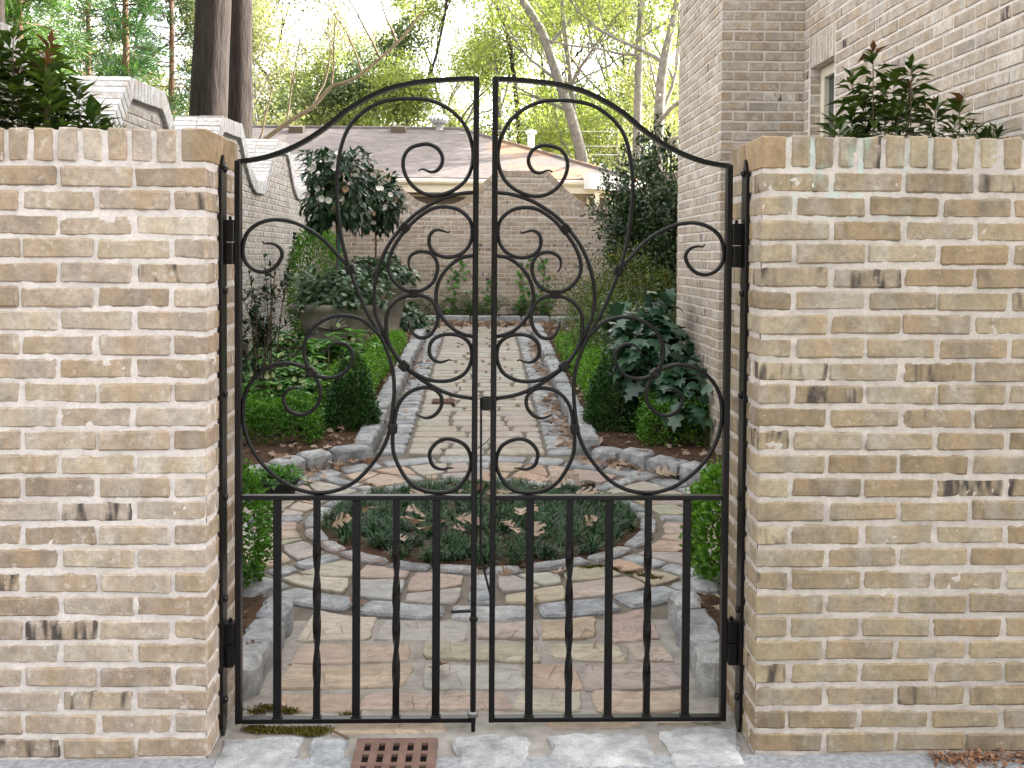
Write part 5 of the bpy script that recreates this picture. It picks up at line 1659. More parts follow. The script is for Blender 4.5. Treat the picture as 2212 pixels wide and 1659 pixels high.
# ------------------------------------------------------------------ shrubs standing behind the front walls
def photinia(x, y, base, spots, leaf_l, label, limit=300, seed=1):
    """several upright shoots with spreading glossy leaves; a few bronze young leaves at the tips"""
    o = empty('evergreen_hedge_plant', (x, y, base), label, 'shrub')
    m = MB()
    recs = []
    for (sx, sy, zt) in spots:
        b = Vector((x+(sx-x)*0.6, sy, base)); top = Vector((sx, sy, zt))
        path = smooth_path([b, b.lerp(top, .5)+Vector(rng.normal(0, .02, 3)), b.lerp(top, .8)+Vector(rng.normal(0, .012, 3)), top], 0.04)
        path = [Vector(p) for p in path]
        m.tube(path, [0.007*(1-0.75*i/len(path)) for i in range(len(path))], 6)
        z = zt
        bron = rng.random() < .3
        a0 = rng.random()*6
        while z > max(base+0.25, zt-.42):
            f = (z-base)/(zt-base)
            p = path[min(len(path)-1, int(f*(len(path)-1)))]
            dist = zt-z
            a0 += 2.4
            for q in range(2):
                a = a0+q*PI+rng.normal(0, .3)
                el = 1.05-min(1.0, dist/0.08)*0.75-min(.5, dist)*.9+rng.normal(0, .22)
                A = Vector((math.cos(a)*math.cos(el), math.sin(a)*math.cos(el), math.sin(el)))
                off = A*min(.07, dist*.35)*rng.random()
                recs.append((p+Vector((0, 0, z-p.z))+off, A, leaf_l*rng.uniform(.75, 1.2)*(0.65 if dist < 0.02 else 1), bron and dist < 0.035))
            z -= 0.0135
    m.build('stem', M_TWIG, o)
    Ls = []
    for mat_, nm in ((M_PHOT, 0), (M_BRONZE, 1)):
        for v_ in range(3):
            T = LEAF5[0]*np.array([1, 0.40+0.05*v_, 1.3+0.8*v_])
            me = mesh_np('leaf', np.vstack([T]), np.concatenate([np.array(f) for f in LEAF5[1]]), [0, 3, 6, 9], [3]*4, mat_, np.full(5, 0.15+0.35*v_))
            Ls.append(me)
    base_v = Vector(o.location)
    recs.sort(key=lambda r_: (not in_frame(r_[0]), -r_[0].z))
    def frame_of(A):
        up = Vector((0, 0, 1)); B = up.cross(A)
        B = B.normalized() if B.length > 1e-3 else Vector((1, 0, 0))
        return A, B, A.cross(B)
    rest = []
    for i, (p, A, L, young) in enumerate(recs):
        if i < limit:
            A_, B_, N_ = frame_of(A)
            lf = bpy.data.objects.new('leaf', Ls[(3 if young else 0)+int(rng.integers(3))])
            COL.objects.link(lf); lf.parent = o
            lf.matrix_local = Matrix.Translation(p-base_v) @ Matrix(((A_.x*L, B_.x*L, N_.x*L, 0), (A_.y*L, B_.y*L, N_.y*L, 0), (A_.z*L, B_.z*L, N_.z*L, 0), (0, 0, 0, 1)))
        else: rest.append((p, A, L))
    if rest:
        nr = len(rest)
        LL = np.array([r_[2] for r_ in rest])
        leaves('foliage', np.array([tuple(r_[0]) for r_ in rest]), np.array([tuple(r_[1]) for r_ in rest]), np.tile([0, 0, 1.0], (nr, 1)), LL, LL*.38, LEAF5, M_PHOT, o, kind='stuff')
    return o
def spots_from(prof, y, k, dz=.10):
    out = []
    for (xx, zt) in prof:
        out.append((xx+rng.normal(0, .008), y+rng.normal(0, .08), zt))
        for q in range(k):
            out.append((xx+rng.normal(0, .045), y+rng.normal(0, .14), zt-abs(rng.normal(.03, dz))))
    return out
prof = [(1.50, 2.02), (1.56, 2.10), (1.61, 2.34), (1.67, 2.16), (1.73, 2.24), (1.81, 2.29), (1.86, 2.16), (1.92, 2.13), (1.99, 2.06), (2.06, 2.03), (2.13, 2.0)]
photinia(1.75, 4.3, 0.1, spots_from(prof, 4.3, 1, .12), 0.085, 'glossy evergreen with bronze young tips, showing above the buff right wall')
prof = [(-1.84, 2.27), (-1.76, 2.22), (-1.70, 2.26), (-1.64, 2.16), (-1.57, 2.19), (-1.51, 2.09), (-1.46, 2.03), (-1.92, 2.3), (-1.42, 1.97)]
photinia(-1.65, 3.8, 0.1, spots_from(prof, 3.8, 3), 0.085, 'dark glossy evergreen shrub with bronze tips above the pale left wall')

# ------------------------------------------------------------------ fallen leaves, needles, moss, cones
def leaf_objs(spots, label, group):
    meshes = []
    for v_ in range(5):
        T = OAK[0].copy()
        T[:, 2] = T[:, 2]*rng.uniform(.4, 1.5)+0.10*np.sin(T[:, 0]*rng.uniform(3, 7)+v_)
        me = mesh_np('fallen_leaf', T, np.concatenate([np.array(f) for f in OAK[1]]), np.arange(len(OAK[1]))*3, [3]*len(OAK[1]), M_DRY, np.full(len(T), rng.random()))
        meshes.append(me)
    for q_, (x, y, z, L) in enumerate(spots):
        o = bpy.data.objects.new('fallen_leaf', meshes[int(rng.integers(5))])
        COL.objects.link(o)
        o.matrix_world = Matrix.Translation((x, y, z)) @ Matrix.Rotation(rng.random()*2*PI, 4, 'Z') @ Matrix.Rotation(rng.normal(0, .35), 4, 'Y') @ Matrix.Rotation(rng.normal(0, .3), 4, 'X') @ Matrix.Scale(L, 4)
        setp(o, label[q_] if isinstance(label, list) else label, 'leaf', group)
s_ = []
for k in range(34):
    r_, a_ = R_BED*math.sqrt(rng.random())*0.93, rng.random()*2*PI
    s_.append((CC.x+r_*math.cos(a_), CC.y+r_*math.sin(a_), 0.085+rng.random()*.02, rng.uniform(.08, .145)))
ordn = ['first', 'second', 'third', 'fourth', 'fifth', 'sixth', 'seventh', 'eighth', 'ninth', 'tenth', 'eleventh', 'twelfth']
s_.sort(key=lambda q: q[1])
lab_ = []
s2_ = []
for r0, nm in ((0, 'front'), (12, 'middle'), (24, 'back')):
    part_ = sorted(s_[r0:r0+12 if r0 < 24 else 40], key=lambda q: q[0])
    for i_, q in enumerate(part_):
        s2_.append(q); lab_.append('dry tan oak leaf in the %s part of the mondo grass, %s from the left' % (nm, ordn[i_]))
leaf_objs(s2_, lab_, 'oak leaves on the mondo grass')
s_ = [(1.25, 6.75, .045, .17), (1.32, 6.72, .05, .19), (1.20, 6.82, .03, .15), (-.78, 6.95, .03, .13), (-1.28, 6.75, .06, .17), (-1.18, 6.62, .02, .12), (.42, 4.72, .02, .10), (-.16, 3.60, .02, .09), (-.55, 4.23, .02, .10), (.24, 4.36, .02, .10), (.13, 4.70, .02, .08)]
leaf_objs(s_, ['brown oak leaf, middle one of three heaped against the right curved kerb', 'biggest brown oak leaf of three heaped against the right curved kerb', 'brown oak leaf, left one of three heaped at the right curved kerb', 'brown oak leaf on the flags below the left end of the path kerb',
  'big brown oak leaf leaning on the left curved kerb', 'brown oak leaf beside the black nursery pot', 'curled oak leaf on the granite ring at the front right', 'small curled oak leaf on the entrance flags left of the gate gap', 'curled oak leaf on the outer granite ring at the left', 'curled oak leaf between the rings right of the middle spoke', 'small oak leaf on the granite ring close to the middle spoke'], 'oak leaves on the paving')

def litter(name, n, sampler, lo, hi, mat, tmpl, label, flat=0.5, wfac=0.8):
    P = np.array([sampler() for k in range(n)])
    az = rng.random(n)*2*PI
    A = np.stack([np.cos(az), np.sin(az), rng.normal(0, .25, n)*flat*2], 1)
    N = unit(np.stack([rng.normal(0, flat, n), rng.normal(0, flat, n), np.ones(n)], 1))
    L = rng.uniform(lo, hi, n)
    leaves(name, P, A, N, L, L*wfac, tmpl, mat, kind='stuff', label=label)
def s_back():
    x = rng.uniform(-1.5, 1.1); return (x, 15.62-abs(rng.normal(0, .16)), gz(15.5)+0.012+rng.random()*.04)
litter('leaf_litter', 900, s_back, .05, .11, M_DRY, OAK, 'drift of dry leaves along the kerb at the path end', 0.6)
def s_pk():
    y = rng.uniform(7.5, 13.5); d = abs(rng.normal(0, .07))
    x = PXR-0.01-d if rng.random() < .8 else PXL+0.01+d
    return (x, y, gz(y)+0.014+rng.random()*.02)
litter('leaf_litter', 420, s_pk, .04, .09, M_DRY, OAK, 'dry leaves blown along the foot of the path kerbs', 0.6)
def s_kc():
    a = rng.uniform(.62, 1.12) if rng.random() < .45 else rng.uniform(2.1, 2.65)
    r_ = R_K0-0.02-abs(rng.normal(0, .05)); p = polar(r_, a); return (p.x, p.y, gz(p.y)+.012+rng.random()*.02)
litter('leaf_litter', 110, s_kc, .05, .10, M_DRY, OAK, 'dry leaves caught against the curved kerb', 0.6)
def s_bed():
    while True:
        x, y = rng.uniform(-2.5, 2.1), rng.uniform(3.5, 15.3)
        if keep_bed(x, y): return (x, y, gz(y)+0.085+rng.random()*.02)
litter('leaf_litter', 2600, s_bed, .03, .09, M_DRY, OAK, 'dry leaves scattered over the mulch of the beds', 0.6)
def s_all():
    a = rng.random()
    if a < .5: return (rng.uniform(-.7, .7), rng.uniform(3.2, 4.3), .010)
    r_, t_ = rng.uniform(.9, 1.6), rng.random()*2*PI
    p = polar(r_, t_); return (p.x, p.y, .013)
NEED = (np.array([(0, .5, 0), (0, -.5, 0), (.5, .5, .04), (.5, -.5, .04), (1, .5, 0), (1, -.5, 0)]), [(0, 1, 3, 2), (2, 3, 5, 4)])
litter('pine_straw', 420, s_all, .05, .13, M_NEEDLE, NEED, 'thin reddish pine needles scattered on the flags', 0.05, 0.018)
def s_ring():
    t_ = rng.uniform(PI*1.05, PI*1.35) if rng.random() < .6 else rng.uniform(PI*1.35, PI*2)
    p = polar(rng.normal(.985, .012), t_); return (p.x, p.y, .014+rng.random()*.012)
litter('pine_straw', 330, s_ring, .05, .10, M_NEEDLE, NEED, 'bundle of reddish pine needles along the granite ring', 0.05, 0.022)
def moss(name, pts, rad, n, label):
    P = []
    for k in range(n):
        c = pts[int(rng.integers(len(pts)))]
        P.append((c[0]+rng.normal(0, rad), c[1]+rng.normal(0, rad*.45), 0.001+abs(rng.normal(0, .004))))
    P = np.array(P); n = len(P)
    A = unit(rdir(n)*np.array([1, 1, .4])+np.array([0, 0, .9]))
    leaves(name, P, A, rdir(n), rng.uniform(.006, .014, n), rng.uniform(.003, .006, n), DIAM, M_MOSS, kind='stuff', label=label)
moss('moss', [(-.70, 3.145), (-.66, 3.14), (-.62, 3.135), (-.57, 3.135), (-.53, 3.13), (-.52, 3.115), (-.50, 3.14)], .018, 2600, 'olive moss in the mortar under the left gate leaf')
moss('moss', [(-.72, 3.27), (-.70, 3.30), (-.66, 3.29), (-.62, 3.27), (-.42, 3.235)], .016, 1100, 'olive moss in the joint by the left gate post')
moss('moss', [(.50, 4.78), (.56, 4.80), (.62, 4.76), (.70, 4.70), (.76, 4.66), (.80, 4.62)], .02, 1500, 'olive moss along the granite spoke at the right')
def pine_cone(x, y, label):
    o = empty('pine_cone', (x, y, 0.012), label, 'pine cone')
    P = []; A = []; N = []
    for k in range(90):
        t = (k+.5)/90; a = k*2.39996
        rr = 0.030*math.sin(PI*min(1, 0.12+t*0.84))**.7
        P.append((x-0.05+0.10*t, y+rr*.6*math.cos(a), .04+rr*.6*math.sin(a)))
        A.append((0.45, math.cos(a), math.sin(a))); N.append((-1, .4*math.cos(a), .4*math.sin(a)))
    leaves('scale', np.array(P), np.array(A), np.array(N), .022, .020, ROUND, plain_leaf, o)
    m = MB(); m.tube([(x-.05, y, .04), (x, y, .04), (x+.048, y, .04)], [.012, .017, .006], 8); m.build('core', plain_leaf, o)
plain_leaf = plain_mat('pine_cone_brown', (0.075, 0.045, 0.03), 0.85, 60, 0.4)
pine_cone(0.66, 6.36, 'brown pine cone lying on the granite spoke right of the round bed')
m = MB(); m.tube([(-.455, 3.12, .012), (-.40, 3.06, .016)], .0035, 6); o_ = m.build('twig', M_TWIG, label='short dark twig lying under the left gate leaf', cat='twig')
# mulch heap at the foot of the right wall
def s_mul(): return (rng.uniform(1.33, 1.75), 2.955-abs(rng.normal(0, .04)), .006+rng.random()*.010)
litter('bark_mulch', 650, s_mul, .008, .022, M_NEEDLE, DIAM, 'brown bark mulch at the foot of the right wall', 0.8, .6)

# ------------------------------------------------------------------ trees
t = NT('dark_bark')
p_ = t.vmath('MULTIPLY', t.pos(), (14, 14, 2.2))
n_ = t.noise(p_, 1.0, 5, .7)
M_BARKD = t.done(t.surf(t.ramp(n_, [(.3, (.020, .016, .014)), (.7, (.060, .048, .042))]), .95, t.bump(n_, 1.0, .05), .1))
M_BARKG = plain_mat('grey_bark', (0.20, 0.185, 0.165), 0.9, 6, 0.4, 0.1, 0.6, 0.03)
M_BARKR = plain_mat('red_brown_bark', (0.19, 0.105, 0.07), 0.95, 9, 0.4, 0.1, 0.8, 0.03)
M_BARKT = plain_mat('tan_limb', (0.19, 0.145, 0.095), 0.9, 8, 0.35, 0.1, 0.5, 0.02)
SP = (1.15, 1.2, .65)
M_SPRING = leaf_mat('spring_leaf', [(0.20, 0.24, 0.065), (0.30, 0.33, 0.10), (0.14, 0.19, 0.06)], 0.55, 0.5, SP)
M_SPRING2 = leaf_mat('pale_spring_leaf', [(0.27, 0.27, 0.14), (0.34, 0.33, 0.19), (0.18, 0.22, 0.10)], 0.6, 0.45, SP)
M_PINE = leaf_mat('pine_needles', [(0.050, 0.085, 0.036), (0.085, 0.125, 0.05), (0.12, 0.15, 0.065)], 0.6, 0.3, SP)
M_CEDAR = leaf_mat('cedar_spray', [(0.040, 0.095, 0.028), (0.080, 0.160, 0.042), (0.140, 0.220, 0.060)], 0.55, 0.35, SP)
M_CEDARD = leaf_mat('dark_cedar_spray', [(0.014, 0.045, 0.022), (0.028, 0.072, 0.030), (0.050, 0.105, 0.036)], 0.55, 0.3, SP)
M_CEDARM = leaf_mat('mid_cedar_spray', [(0.022, 0.062, 0.026), (0.045, 0.105, 0.036), (0.085, 0.155, 0.048)], 0.55, 0.3, SP)
M_FAR = leaf_mat('far_wood_leaf', [(0.15, 0.18, 0.085), (0.23, 0.24, 0.13), (0.10, 0.14, 0.065), (0.28, 0.25, 0.18)], 0.7, 0.4, SP)

def grow(m, tips, p, d, L, r, depth, r_, bend=0.18, up=0.15, nch=(2, 3), wid=0.55, sides=6):
    pts = [p]; q = p.copy(); dd = d.copy()
    n = 4
    for k in range(n):
        dd = (dd+Vector((r_.uniform(-1, 1), r_.uniform(-1, 1), r_.uniform(-1, 1)))*bend+Vector((0, 0, up*0.3))).normalized()
        q = q+dd*(L/n); pts.append(q.copy())
    rad = [r*(1-0.42*k/n) for k in range(n+1)]
    m.tube(pts, rad, sides if depth > 1 else 4, cap=False)
    if depth <= 0:
        tips.append(q); tips.append(pts[2]); return
    for c in range(r_.randint(*nch)):
        t = r_.uniform(.45, 1.0)
        i = min(n-1, int(t*n)); st = pts[i].lerp(pts[i+1], t*n-i)
        nd = (dd+Vector((r_.uniform(-1, 1), r_.uniform(-1, 1), r_.uniform(-.5, .8)))*wid+Vector((0, 0, up))).normalized()
        grow(m, tips, st, nd, L*r_.uniform(.6, .8), r*r_.uniform(.42, .58), depth-1, r_, bend, up, nch, wid, sides)
    grow(m, tips, q, dd, L*0.72, r*0.56, depth-1, r_, bend, up, nch, wid, sides)

def crown_leaves(tips, n, rad, L, W, mat, o, tmpl=DIAM, name='crown', flat=0.8):
    T = np.array([tuple(t) for t in tips])
    i = rng.integers(0, len(T), n)
    g = rng.normal(0, 1, (n, 3))*rad*rng.uniform(.4, 1.1, (len(T),))[i][:, None]
    P = T[i]+g*np.array([1, 1, flat])
    return leaves(name, P, rdir(n)+np.array([0, 0, -.3]), rdir(n)+np.array([0, 0, .7]), rng.uniform(.7, 1.3, n)*L, rng.uniform(.7, 1.3, n)*W, tmpl, mat, o)

def broad_tree(x, y, h, r, label, n, leaf, mat, bark, trunk=None, seed=1, first=0.45, depth=3, group='trees beyond the garden', rad=0.55, wid=0.6, name='spring_tree', lean=(0, 0)):
    z0 = gz(y)-0.05
    o = empty(name, (x, y, z0), label, 'tree', group)
    R_ = random.Random(seed)
    m = MB(); tips = []
    if trunk is None:
        trunk = [(x, y, z0), (x+lean[0]*.3+R_.uniform(-.2, .2), y, z0+h*first*.5), (x+lean[0]*.6, y+lean[1]*.6, z0+h*first)]
    P = [Vector(p) for p in smooth_path(trunk, 0.6)]
    k = len(P)
    m.tube(P, [r*(1-0.4*i/(k-1)) for i in range(k)], 9, cap=False)
    d = (P[-1]-P[-2]).normalized()
    grow(m, tips, P[-1], d, h*(1-first)*0.42, r*.55, depth, R_, wid=wid)
    for c in range(4):
        t = R_.uniform(.55, .98); i = min(k-2, int(t*(k-1)))
        nd = Vector((R_.uniform(-1, 1), R_.uniform(-1, 1), R_.uniform(.1, .7))).normalized()
        grow(m, tips, P[i], nd, h*(1-first)*R_.uniform(.26, .40), r*.30, depth-1, R_, wid=wid)
    m.build('trunk', bark, o, smooth=True)
    crown_leaves(tips, n, rad, leaf, leaf*.6, mat, o)
    return o, tips

# double trunk just beyond the whitewashed wall
def big_trunk(pts, r, label, seed):
    o = empty('forest_tree', pts[0], label, 'tree', 'big dark trunks beyond the left wall')
    m = MB(); tips = []
    P = [Vector(p) for p in smooth_path(pts, 0.35)]
    k = len(P)
    V = []; Fc = []; S = 20
    for i, p in enumerate(P):
        rr = r*(1.12-0.32*i/(k-1))
        for s_ in range(S):
            a = 2*PI*s_/S
            q = rr*(1+0.035*math.sin(a*5+i*.11)+0.05*nz(math.cos(a)*2, math.sin(a)*2, p.z*.5, 1.3, seed))
            V.append((p.x+q*math.cos(a), p.y+q*math.sin(a), p.z))
    for i in range(k-1):
        for s_ in range(S):
            s2 = (s_+1) % S
            Fc.append((i*S+s_, i*S+s2, (i+1)*S+s2, (i+1)*S+s_))
    m.add(V, Fc)
    R_ = random.Random(seed)
    for c in range(5):
        nd = Vector((R_.uniform(-1, 1), R_.uniform(-1, 1), R_.uniform(.3, .9))).normalized()
        grow(m, tips, P[-1-c*2], nd, 3.0, r*.4, 2, R_)
    m.build('trunk', M_BARKD, o, smooth=True)
    crown_leaves(tips, 7000, 0.6, .16, .09, M_PINE, o)
big_trunk([(-5.42, 20.0, 0.4), (-5.38, 20.0, 3.5), (-5.24, 20.0, 6.5), (-5.10, 20.0, 10.5), (-5.0, 20, 14)], 0.345, 'thick dark grey trunk rising behind the whitewashed wall', 3)
big_trunk([(-5.02, 21.0, 0.4), (-5.02, 21.0, 3.5), (-4.98, 21.0, 7.0), (-4.85, 21.0, 11.0), (-4.8, 21, 14)], 0.27, 'second darker trunk pressed close against the thick grey trunk', 5)
big_trunk([(-4.40, 9.0, 0.1), (-4.38, 9.0, 3.0), (-4.36, 9.0, 7.0), (-4.3, 9.0, 12.0)], 0.20, 'dark mottled trunk at the far left behind the scalloped wall', 9)

# feathery cedars on the left
def cedar(x, y, h, R, label, n, mat, seed, bark=M_BARKR, z1=0.3):
    z0 = gz(y)-0.05
    o = empty('cedar_tree', (x, y, z0), label, 'tree', 'feathery cedars beyond the left wall')
    R_ = random.Random(seed)
    m = MB()
    m.tube([(x, y, z0), (x+.05, y, z0+h*.5), (x, y, z0+h)], [.085, .055, .015], 8)
    P = []; A = []; NN = []
    nb = 120
    for b in range(nb):
        t = (b+R_.random())/nb
        z = z0+h*(0.04+0.94*t)
        L = R*(1-t)**.75*R_.uniform(.65, 1.1)+.15
        a = R_.random()*2*PI
        d = Vector((math.cos(a), math.sin(a), 0))
        pts = [Vector((x, y, z))+d*L*q+Vector((0, 0, L*(.30*q-.55*q*q+.12*q**3))) for q in (0, .35, .7, 1.0)]
        m.tube(pts, [.020*(1-t)+.006, .012, .007, .003], 4, cap=False)
        per = int(n/nb*(L/R+.2))
        for k in range(per):
            q = R_.random()**.7
            i = min(2, int(q*3)); p = pts[i].lerp(pts[i+1], q*3-i)
            s_ = Vector((R_.gauss(0, 1), R_.gauss(0, 1), R_.gauss(0, .8)))*.13*(0.5+L*.4)
            P.append(tuple(p+s_*.8)); A.append(tuple(d*.9+s_*2.5+Vector((0, 0, R_.uniform(-.5, .7))))); NN.append(tuple(Vector((R_.gauss(0, .6), R_.gauss(0, .6), 1))))
    m.build('trunk', bark, o, smooth=True)
    nn = len(P)
    leaves('crown', np.array(P), np.array(A), np.array(NN), rng.uniform(.10, .26, nn), rng.uniform(.011, .024, nn), DIAM, mat, o)
cedar(-6.95, 15.4, 9.0, 1.8, 'bright feathery cedar above the first wall hump at the left', 60000, M_CEDAR, 4)
cedar(-7.0, 23.0, 11.0, 1.55, 'dark blue green cedar with a red trunk beside the thick grey trunk', 34000, M_CEDARD, 6)
cedar(-6.35, 18.2, 9.0, 1.0, 'mid green cedar standing just left of the thick grey trunk', 26000, M_CEDARM, 14)
cedar(-8.9, 18.5, 10.0, 2.0, 'bright cedar at the far left behind the leafy wall shrub', 36000, M_CEDAR, 8)
cedar(-9.6, 25.0, 12.0, 2.2, 'farther dark cedar filling the gap between the bright cedars', 26000, M_CEDARD, 10)

# grey trunked trees behind the neighbour's roof, traced limb by limb
broad_tree(4.0, 36, 15, .24, 'leaning pale grey tree behind the roof with a forked trunk', 11000, .13, M_SPRING, M_BARKG,
           trunk=[(4.1, 36, .8), (3.75, 36, 3.6), (3.4, 36, 5.25), (3.0, 36, 6.6), (2.42, 36, 8.2), (2.0, 36, 9.4), (1.2, 36, 10.6)], seed=11, rad=.6, wid=.75)
broad_tree(3.3, 37.5, 15, .13, 'slim pale tree standing close behind the leaning grey tree', 7000, .13, M_SPRING, M_BARKG,
           trunk=[(3.6, 37.5, .8), (3.5, 37.5, 4.5), (3.25, 37.5, 7.2), (2.85, 37.5, 10.6), (2.8, 37.5, 12.6)], seed=13, rad=.6, wid=.75)
broad_tree(5.0, 33, 15, .17, 'straight slender grey tree left of the brick house', 6000, .12, M_SPRING, M_BARKG,
           trunk=[(4.9, 33, .8), (4.95, 33, 5.0), (5.0, 33, 8.0), (5.1, 33, 11.5)], seed=17, rad=.6, wid=.8)
broad_tree(5.1, 30, 14, .22, 'thick grey tree forking high up beside the brick house edge', 8000, .12, M_SPRING, M_BARKG,
           trunk=[(5.0, 30, .8), (5.1, 30, 4.0), (5.2, 30, 6.6), (5.35, 30, 7.6)], seed=19, rad=.6, wid=.5, first=.5)
# leaning tan limb on the left of the roof
o_ = empty('leaning_tree', (-8.2, 27, .7), 'leaning tan tree with bare twigs slanting up over the roof', 'tree', 'trees beyond the garden')
m = MB(); tips = []
lp = [Vector(p) for p in smooth_path([(-8.2, 27, .7), (-7.1, 27, 3.0), (-6.2, 27, 4.1), (-5.2, 27, 4.9), (-4.5, 27, 5.35), (-4.0, 27, 5.9), (-3.4, 27, 6.1), (-2.3, 27, 7.05), (-1.6, 27, 7.9)], .3)]
m.tube(lp, [.095*(1-.72*i/(len(lp)-1)) for i in range(len(lp))], 8, cap=False)
R_ = random.Random(5)
for i in (14, 17, 20, 22, 25, 27, 29):
    if i < len(lp): grow(m, tips, lp[i], Vector((R_.uniform(-.7, .8), R_.uniform(-.4, .4), 1)).normalized(), R_.uniform(1.0, 1.7), .03, 2, R_, bend=.2)
grow(m, tips, lp[11], Vector((-.6, 0, 1)).normalized(), 1.8, .035, 2, R_, bend=.2)
m.build('trunk', M_BARKT, o_, smooth=True)
crown_leaves(tips, 900, .3, .07, .04, M_SPRING2, o_)
# dark twigs hanging into view from the crown above the path
o_ = empty('hanging_branch_tree', (0.6, 40, 1.1), 'slim dark tree with long hanging twigs above the roof', 'tree', 'trees beyond the garden')
m = MB(); tips = []
m.tube([Vector(p) for p in smooth_path([(1.6, 40, 1.1), (1.4, 40, 6), (.9, 40, 10), (-.3, 40, 12.4), (-1.3, 40, 11.9), (-1.6, 40, 10.6), (-1.9, 40, 9.2), (-2.5, 40, 7.6)], .5)], [.12*(1-.9*i/44)+.004 for i in range(60)][:len(smooth_path([(1.6, 40, 1.1), (1.4, 40, 6), (.9, 40, 10), (-.3, 40, 12.4), (-1.3, 40, 11.9), (-1.6, 40, 10.6), (-1.9, 40, 9.2), (-2.5, 40, 7.6)], .5))], 6, cap=False)
R_ = random.Random(8)
for p in ((-1.3, 40, 11.6), (-1.55, 40, 10.8), (-1.8, 40, 9.6), (-2.1, 40, 8.8)):
    grow(m, tips, Vector(p), Vector((R_.uniform(-.6, .4), 0, -1)).normalized(), 1.2, .03, 2, R_, up=-.25)
m.build('trunk', M_BARKD, o_, smooth=True)
crown_leaves(tips, 500, .25, .10, .06, M_SPRING, o_)

defs = [(-13, 36, 13, M_PINE, 'dark pine mass'), (-9.6, 40, 13, M_SPRING2, 'pale budding tree'), (-7.0, 34, 9.5, M_SPRING2, 'pale twiggy tree'), (-5.0, 44, 10.0, M_PINE, 'grey green pine'),
        (-2.6, 39, 7.4, M_SPRING, 'short yellow green tree'), (-1.2, 46, 12.5, M_SPRING, 'tall yellow green tree'), (1.0, 43, 14, M_SPRING, 'bright yellow green tree'), (2.9, 47, 14, M_PINE, 'green pine'),
        (5.6, 42, 14, M_SPRING, 'leafy yellow green tree'), (8.3, 38, 14, M_SPRING2, 'pale green tree'), (7.4, 47, 16, M_PINE, 'tall dark pine'), (-16, 42, 15, M_SPRING, 'wide yellow green tree'), (-9.2, 50, 16, M_PINE, 'pale grey green pine'), (-6.4, 53, 14, M_SPRING2, 'pale budding tree'), (-11.5, 46, 16, M_SPRING2, 'tall pale budding tree'), (-3.4, 56, 13, M_SPRING2, 'hazy pale tree'), (4.6, 54, 17, M_SPRING2, 'hazy pale tree'), (-8.0, 43, 9, M_SPRING, 'low yellow green tree')]
where = ['left of the roof', 'behind the leaning tan limb', 'above the roof vents', 'behind the roof at the left', 'just above the turbine vent', 'behind the middle of the roof', 'above the gate gap', 'behind the leaning grey tree', 'between the grey trunks', 'beside the brick house', 'far behind the grey trunks', 'behind the big dark trunks', 'right beside the big dark trunks', 'far behind the roof vents', 'just right of the dark trunks', 'far behind the turbine vent', 'far behind the leaning grey tree', 'low between the dark trunks and roof']
for k, ((x, y, h, mt, w1), w2) in enumerate(zip(defs, where)):
    broad_tree(x, y, h, .17+.05*(h > 12), w1+' in spring leaf, '+w2 if mt is not M_PINE else w1+' with tufted needles, '+w2, 20000 if mt is M_SPRING else 17000, .125 if mt is not M_PINE else .16, mt, M_BARKG if mt is not M_PINE else M_BARKD, seed=40+k, first=.28, depth=3, rad=.5 if mt is not M_PINE else .42, wid=.8)

# far-off wood that closes the view
def far_wood():
    n = 30000
    x = rng.uniform(-75, 70, n); y = rng.uniform(62, 90, n)
    top = 9+3.5*np.sin(x*.21+1)+2.5*np.sin(x*.57)+2*np.sin(x*1.3)
    top = np.where((x > -16) & (x < 2), top*.62, top)
    z = .9+top*rng.random(n)**.8*1.1
    P = np.stack([x, y, z], 1)
    leaves('far_wood', P, rdir(n), rdir(n)+np.array([0, -.8, .4]), rng.uniform(.35, .8, n), rng.uniform(.25, .5, n), DIAM, M_FAR, kind='stuff', label='far off wood in pale spring leaf behind the houses')
far_wood()
def shading_wood():  # unseen trees added to darken the front walls and the gate's reflections
    n = 12000
    x = rng.uniform(-30, 30, n); y = rng.uniform(-24, -15, n)
    z = .0+(11+2*np.sin(x*.4)+1.5*np.sin(x*1.1))*rng.random(n)
    leaves('shading_wood', np.stack([x, y, z], 1), rdir(n), rdir(n)+np.array([0, .8, .4]), rng.uniform(.5, 1.1, n), rng.uniform(.4, .8, n), DIAM, M_DKSH, kind='stuff', label='unseen belt of trees across the drive, added to dim the light on the gate front')
shading_wood()

# ------------------------------------------------------------------ neighbour's house beyond the back wall
t = NT('brown_shingle_roof')
p_ = t.pos()
sx = t.n('ShaderNodeSeparateXYZ', {0: p_})
rows_ = t.math('FRACT', t.math('MULTIPLY', sx.outputs[1], 5.6))
colr = t.ramp(t.noise(t.vmath('MULTIPLY', p_, (3.5, 5.6, 1)), 1.0, 3, .6), [(.3, (.115, .099, .096)), (.7, (.185, .160, .152))])
colr = t.mix(t.ramp(rows_, [(0.0, .5), (.18, 0.0)]), colr, (.05, .043, .04))
mask = t.math('MULTIPLY', t.ramp(t.math('ADD', t.math('MULTIPLY', t.noise(p_, .8, 3, .6), .55), t.math('MULTIPLY', t.noise(p_, 9, 4, .75), .45)), [(.47, 0.0), (.56, .85)]), t.ramp(sx.outputs[0], [(0.0, 0.0), (0.5, 1.0)]))
colr = t.mix(mask, colr, (.27, .165, .10))
M_NROOF = t.done(t.surf(colr, .95, t.bump(rows_, .4, .02), .15))
M_NWALL = plain_mat('tan_house_wall', (.36, .30, .22), .9, 2, .1)
M_NTRIM = plain_mat('cream_fascia', (.66, .60, .50), .6, 3, .08)
M_NWHITE = plain_mat('white_porch', (.80, .78, .78), .6, 3, .06)
M_NGLASS = plain_mat('brown_screen', (.10, .075, .055), .4, 3, .1)
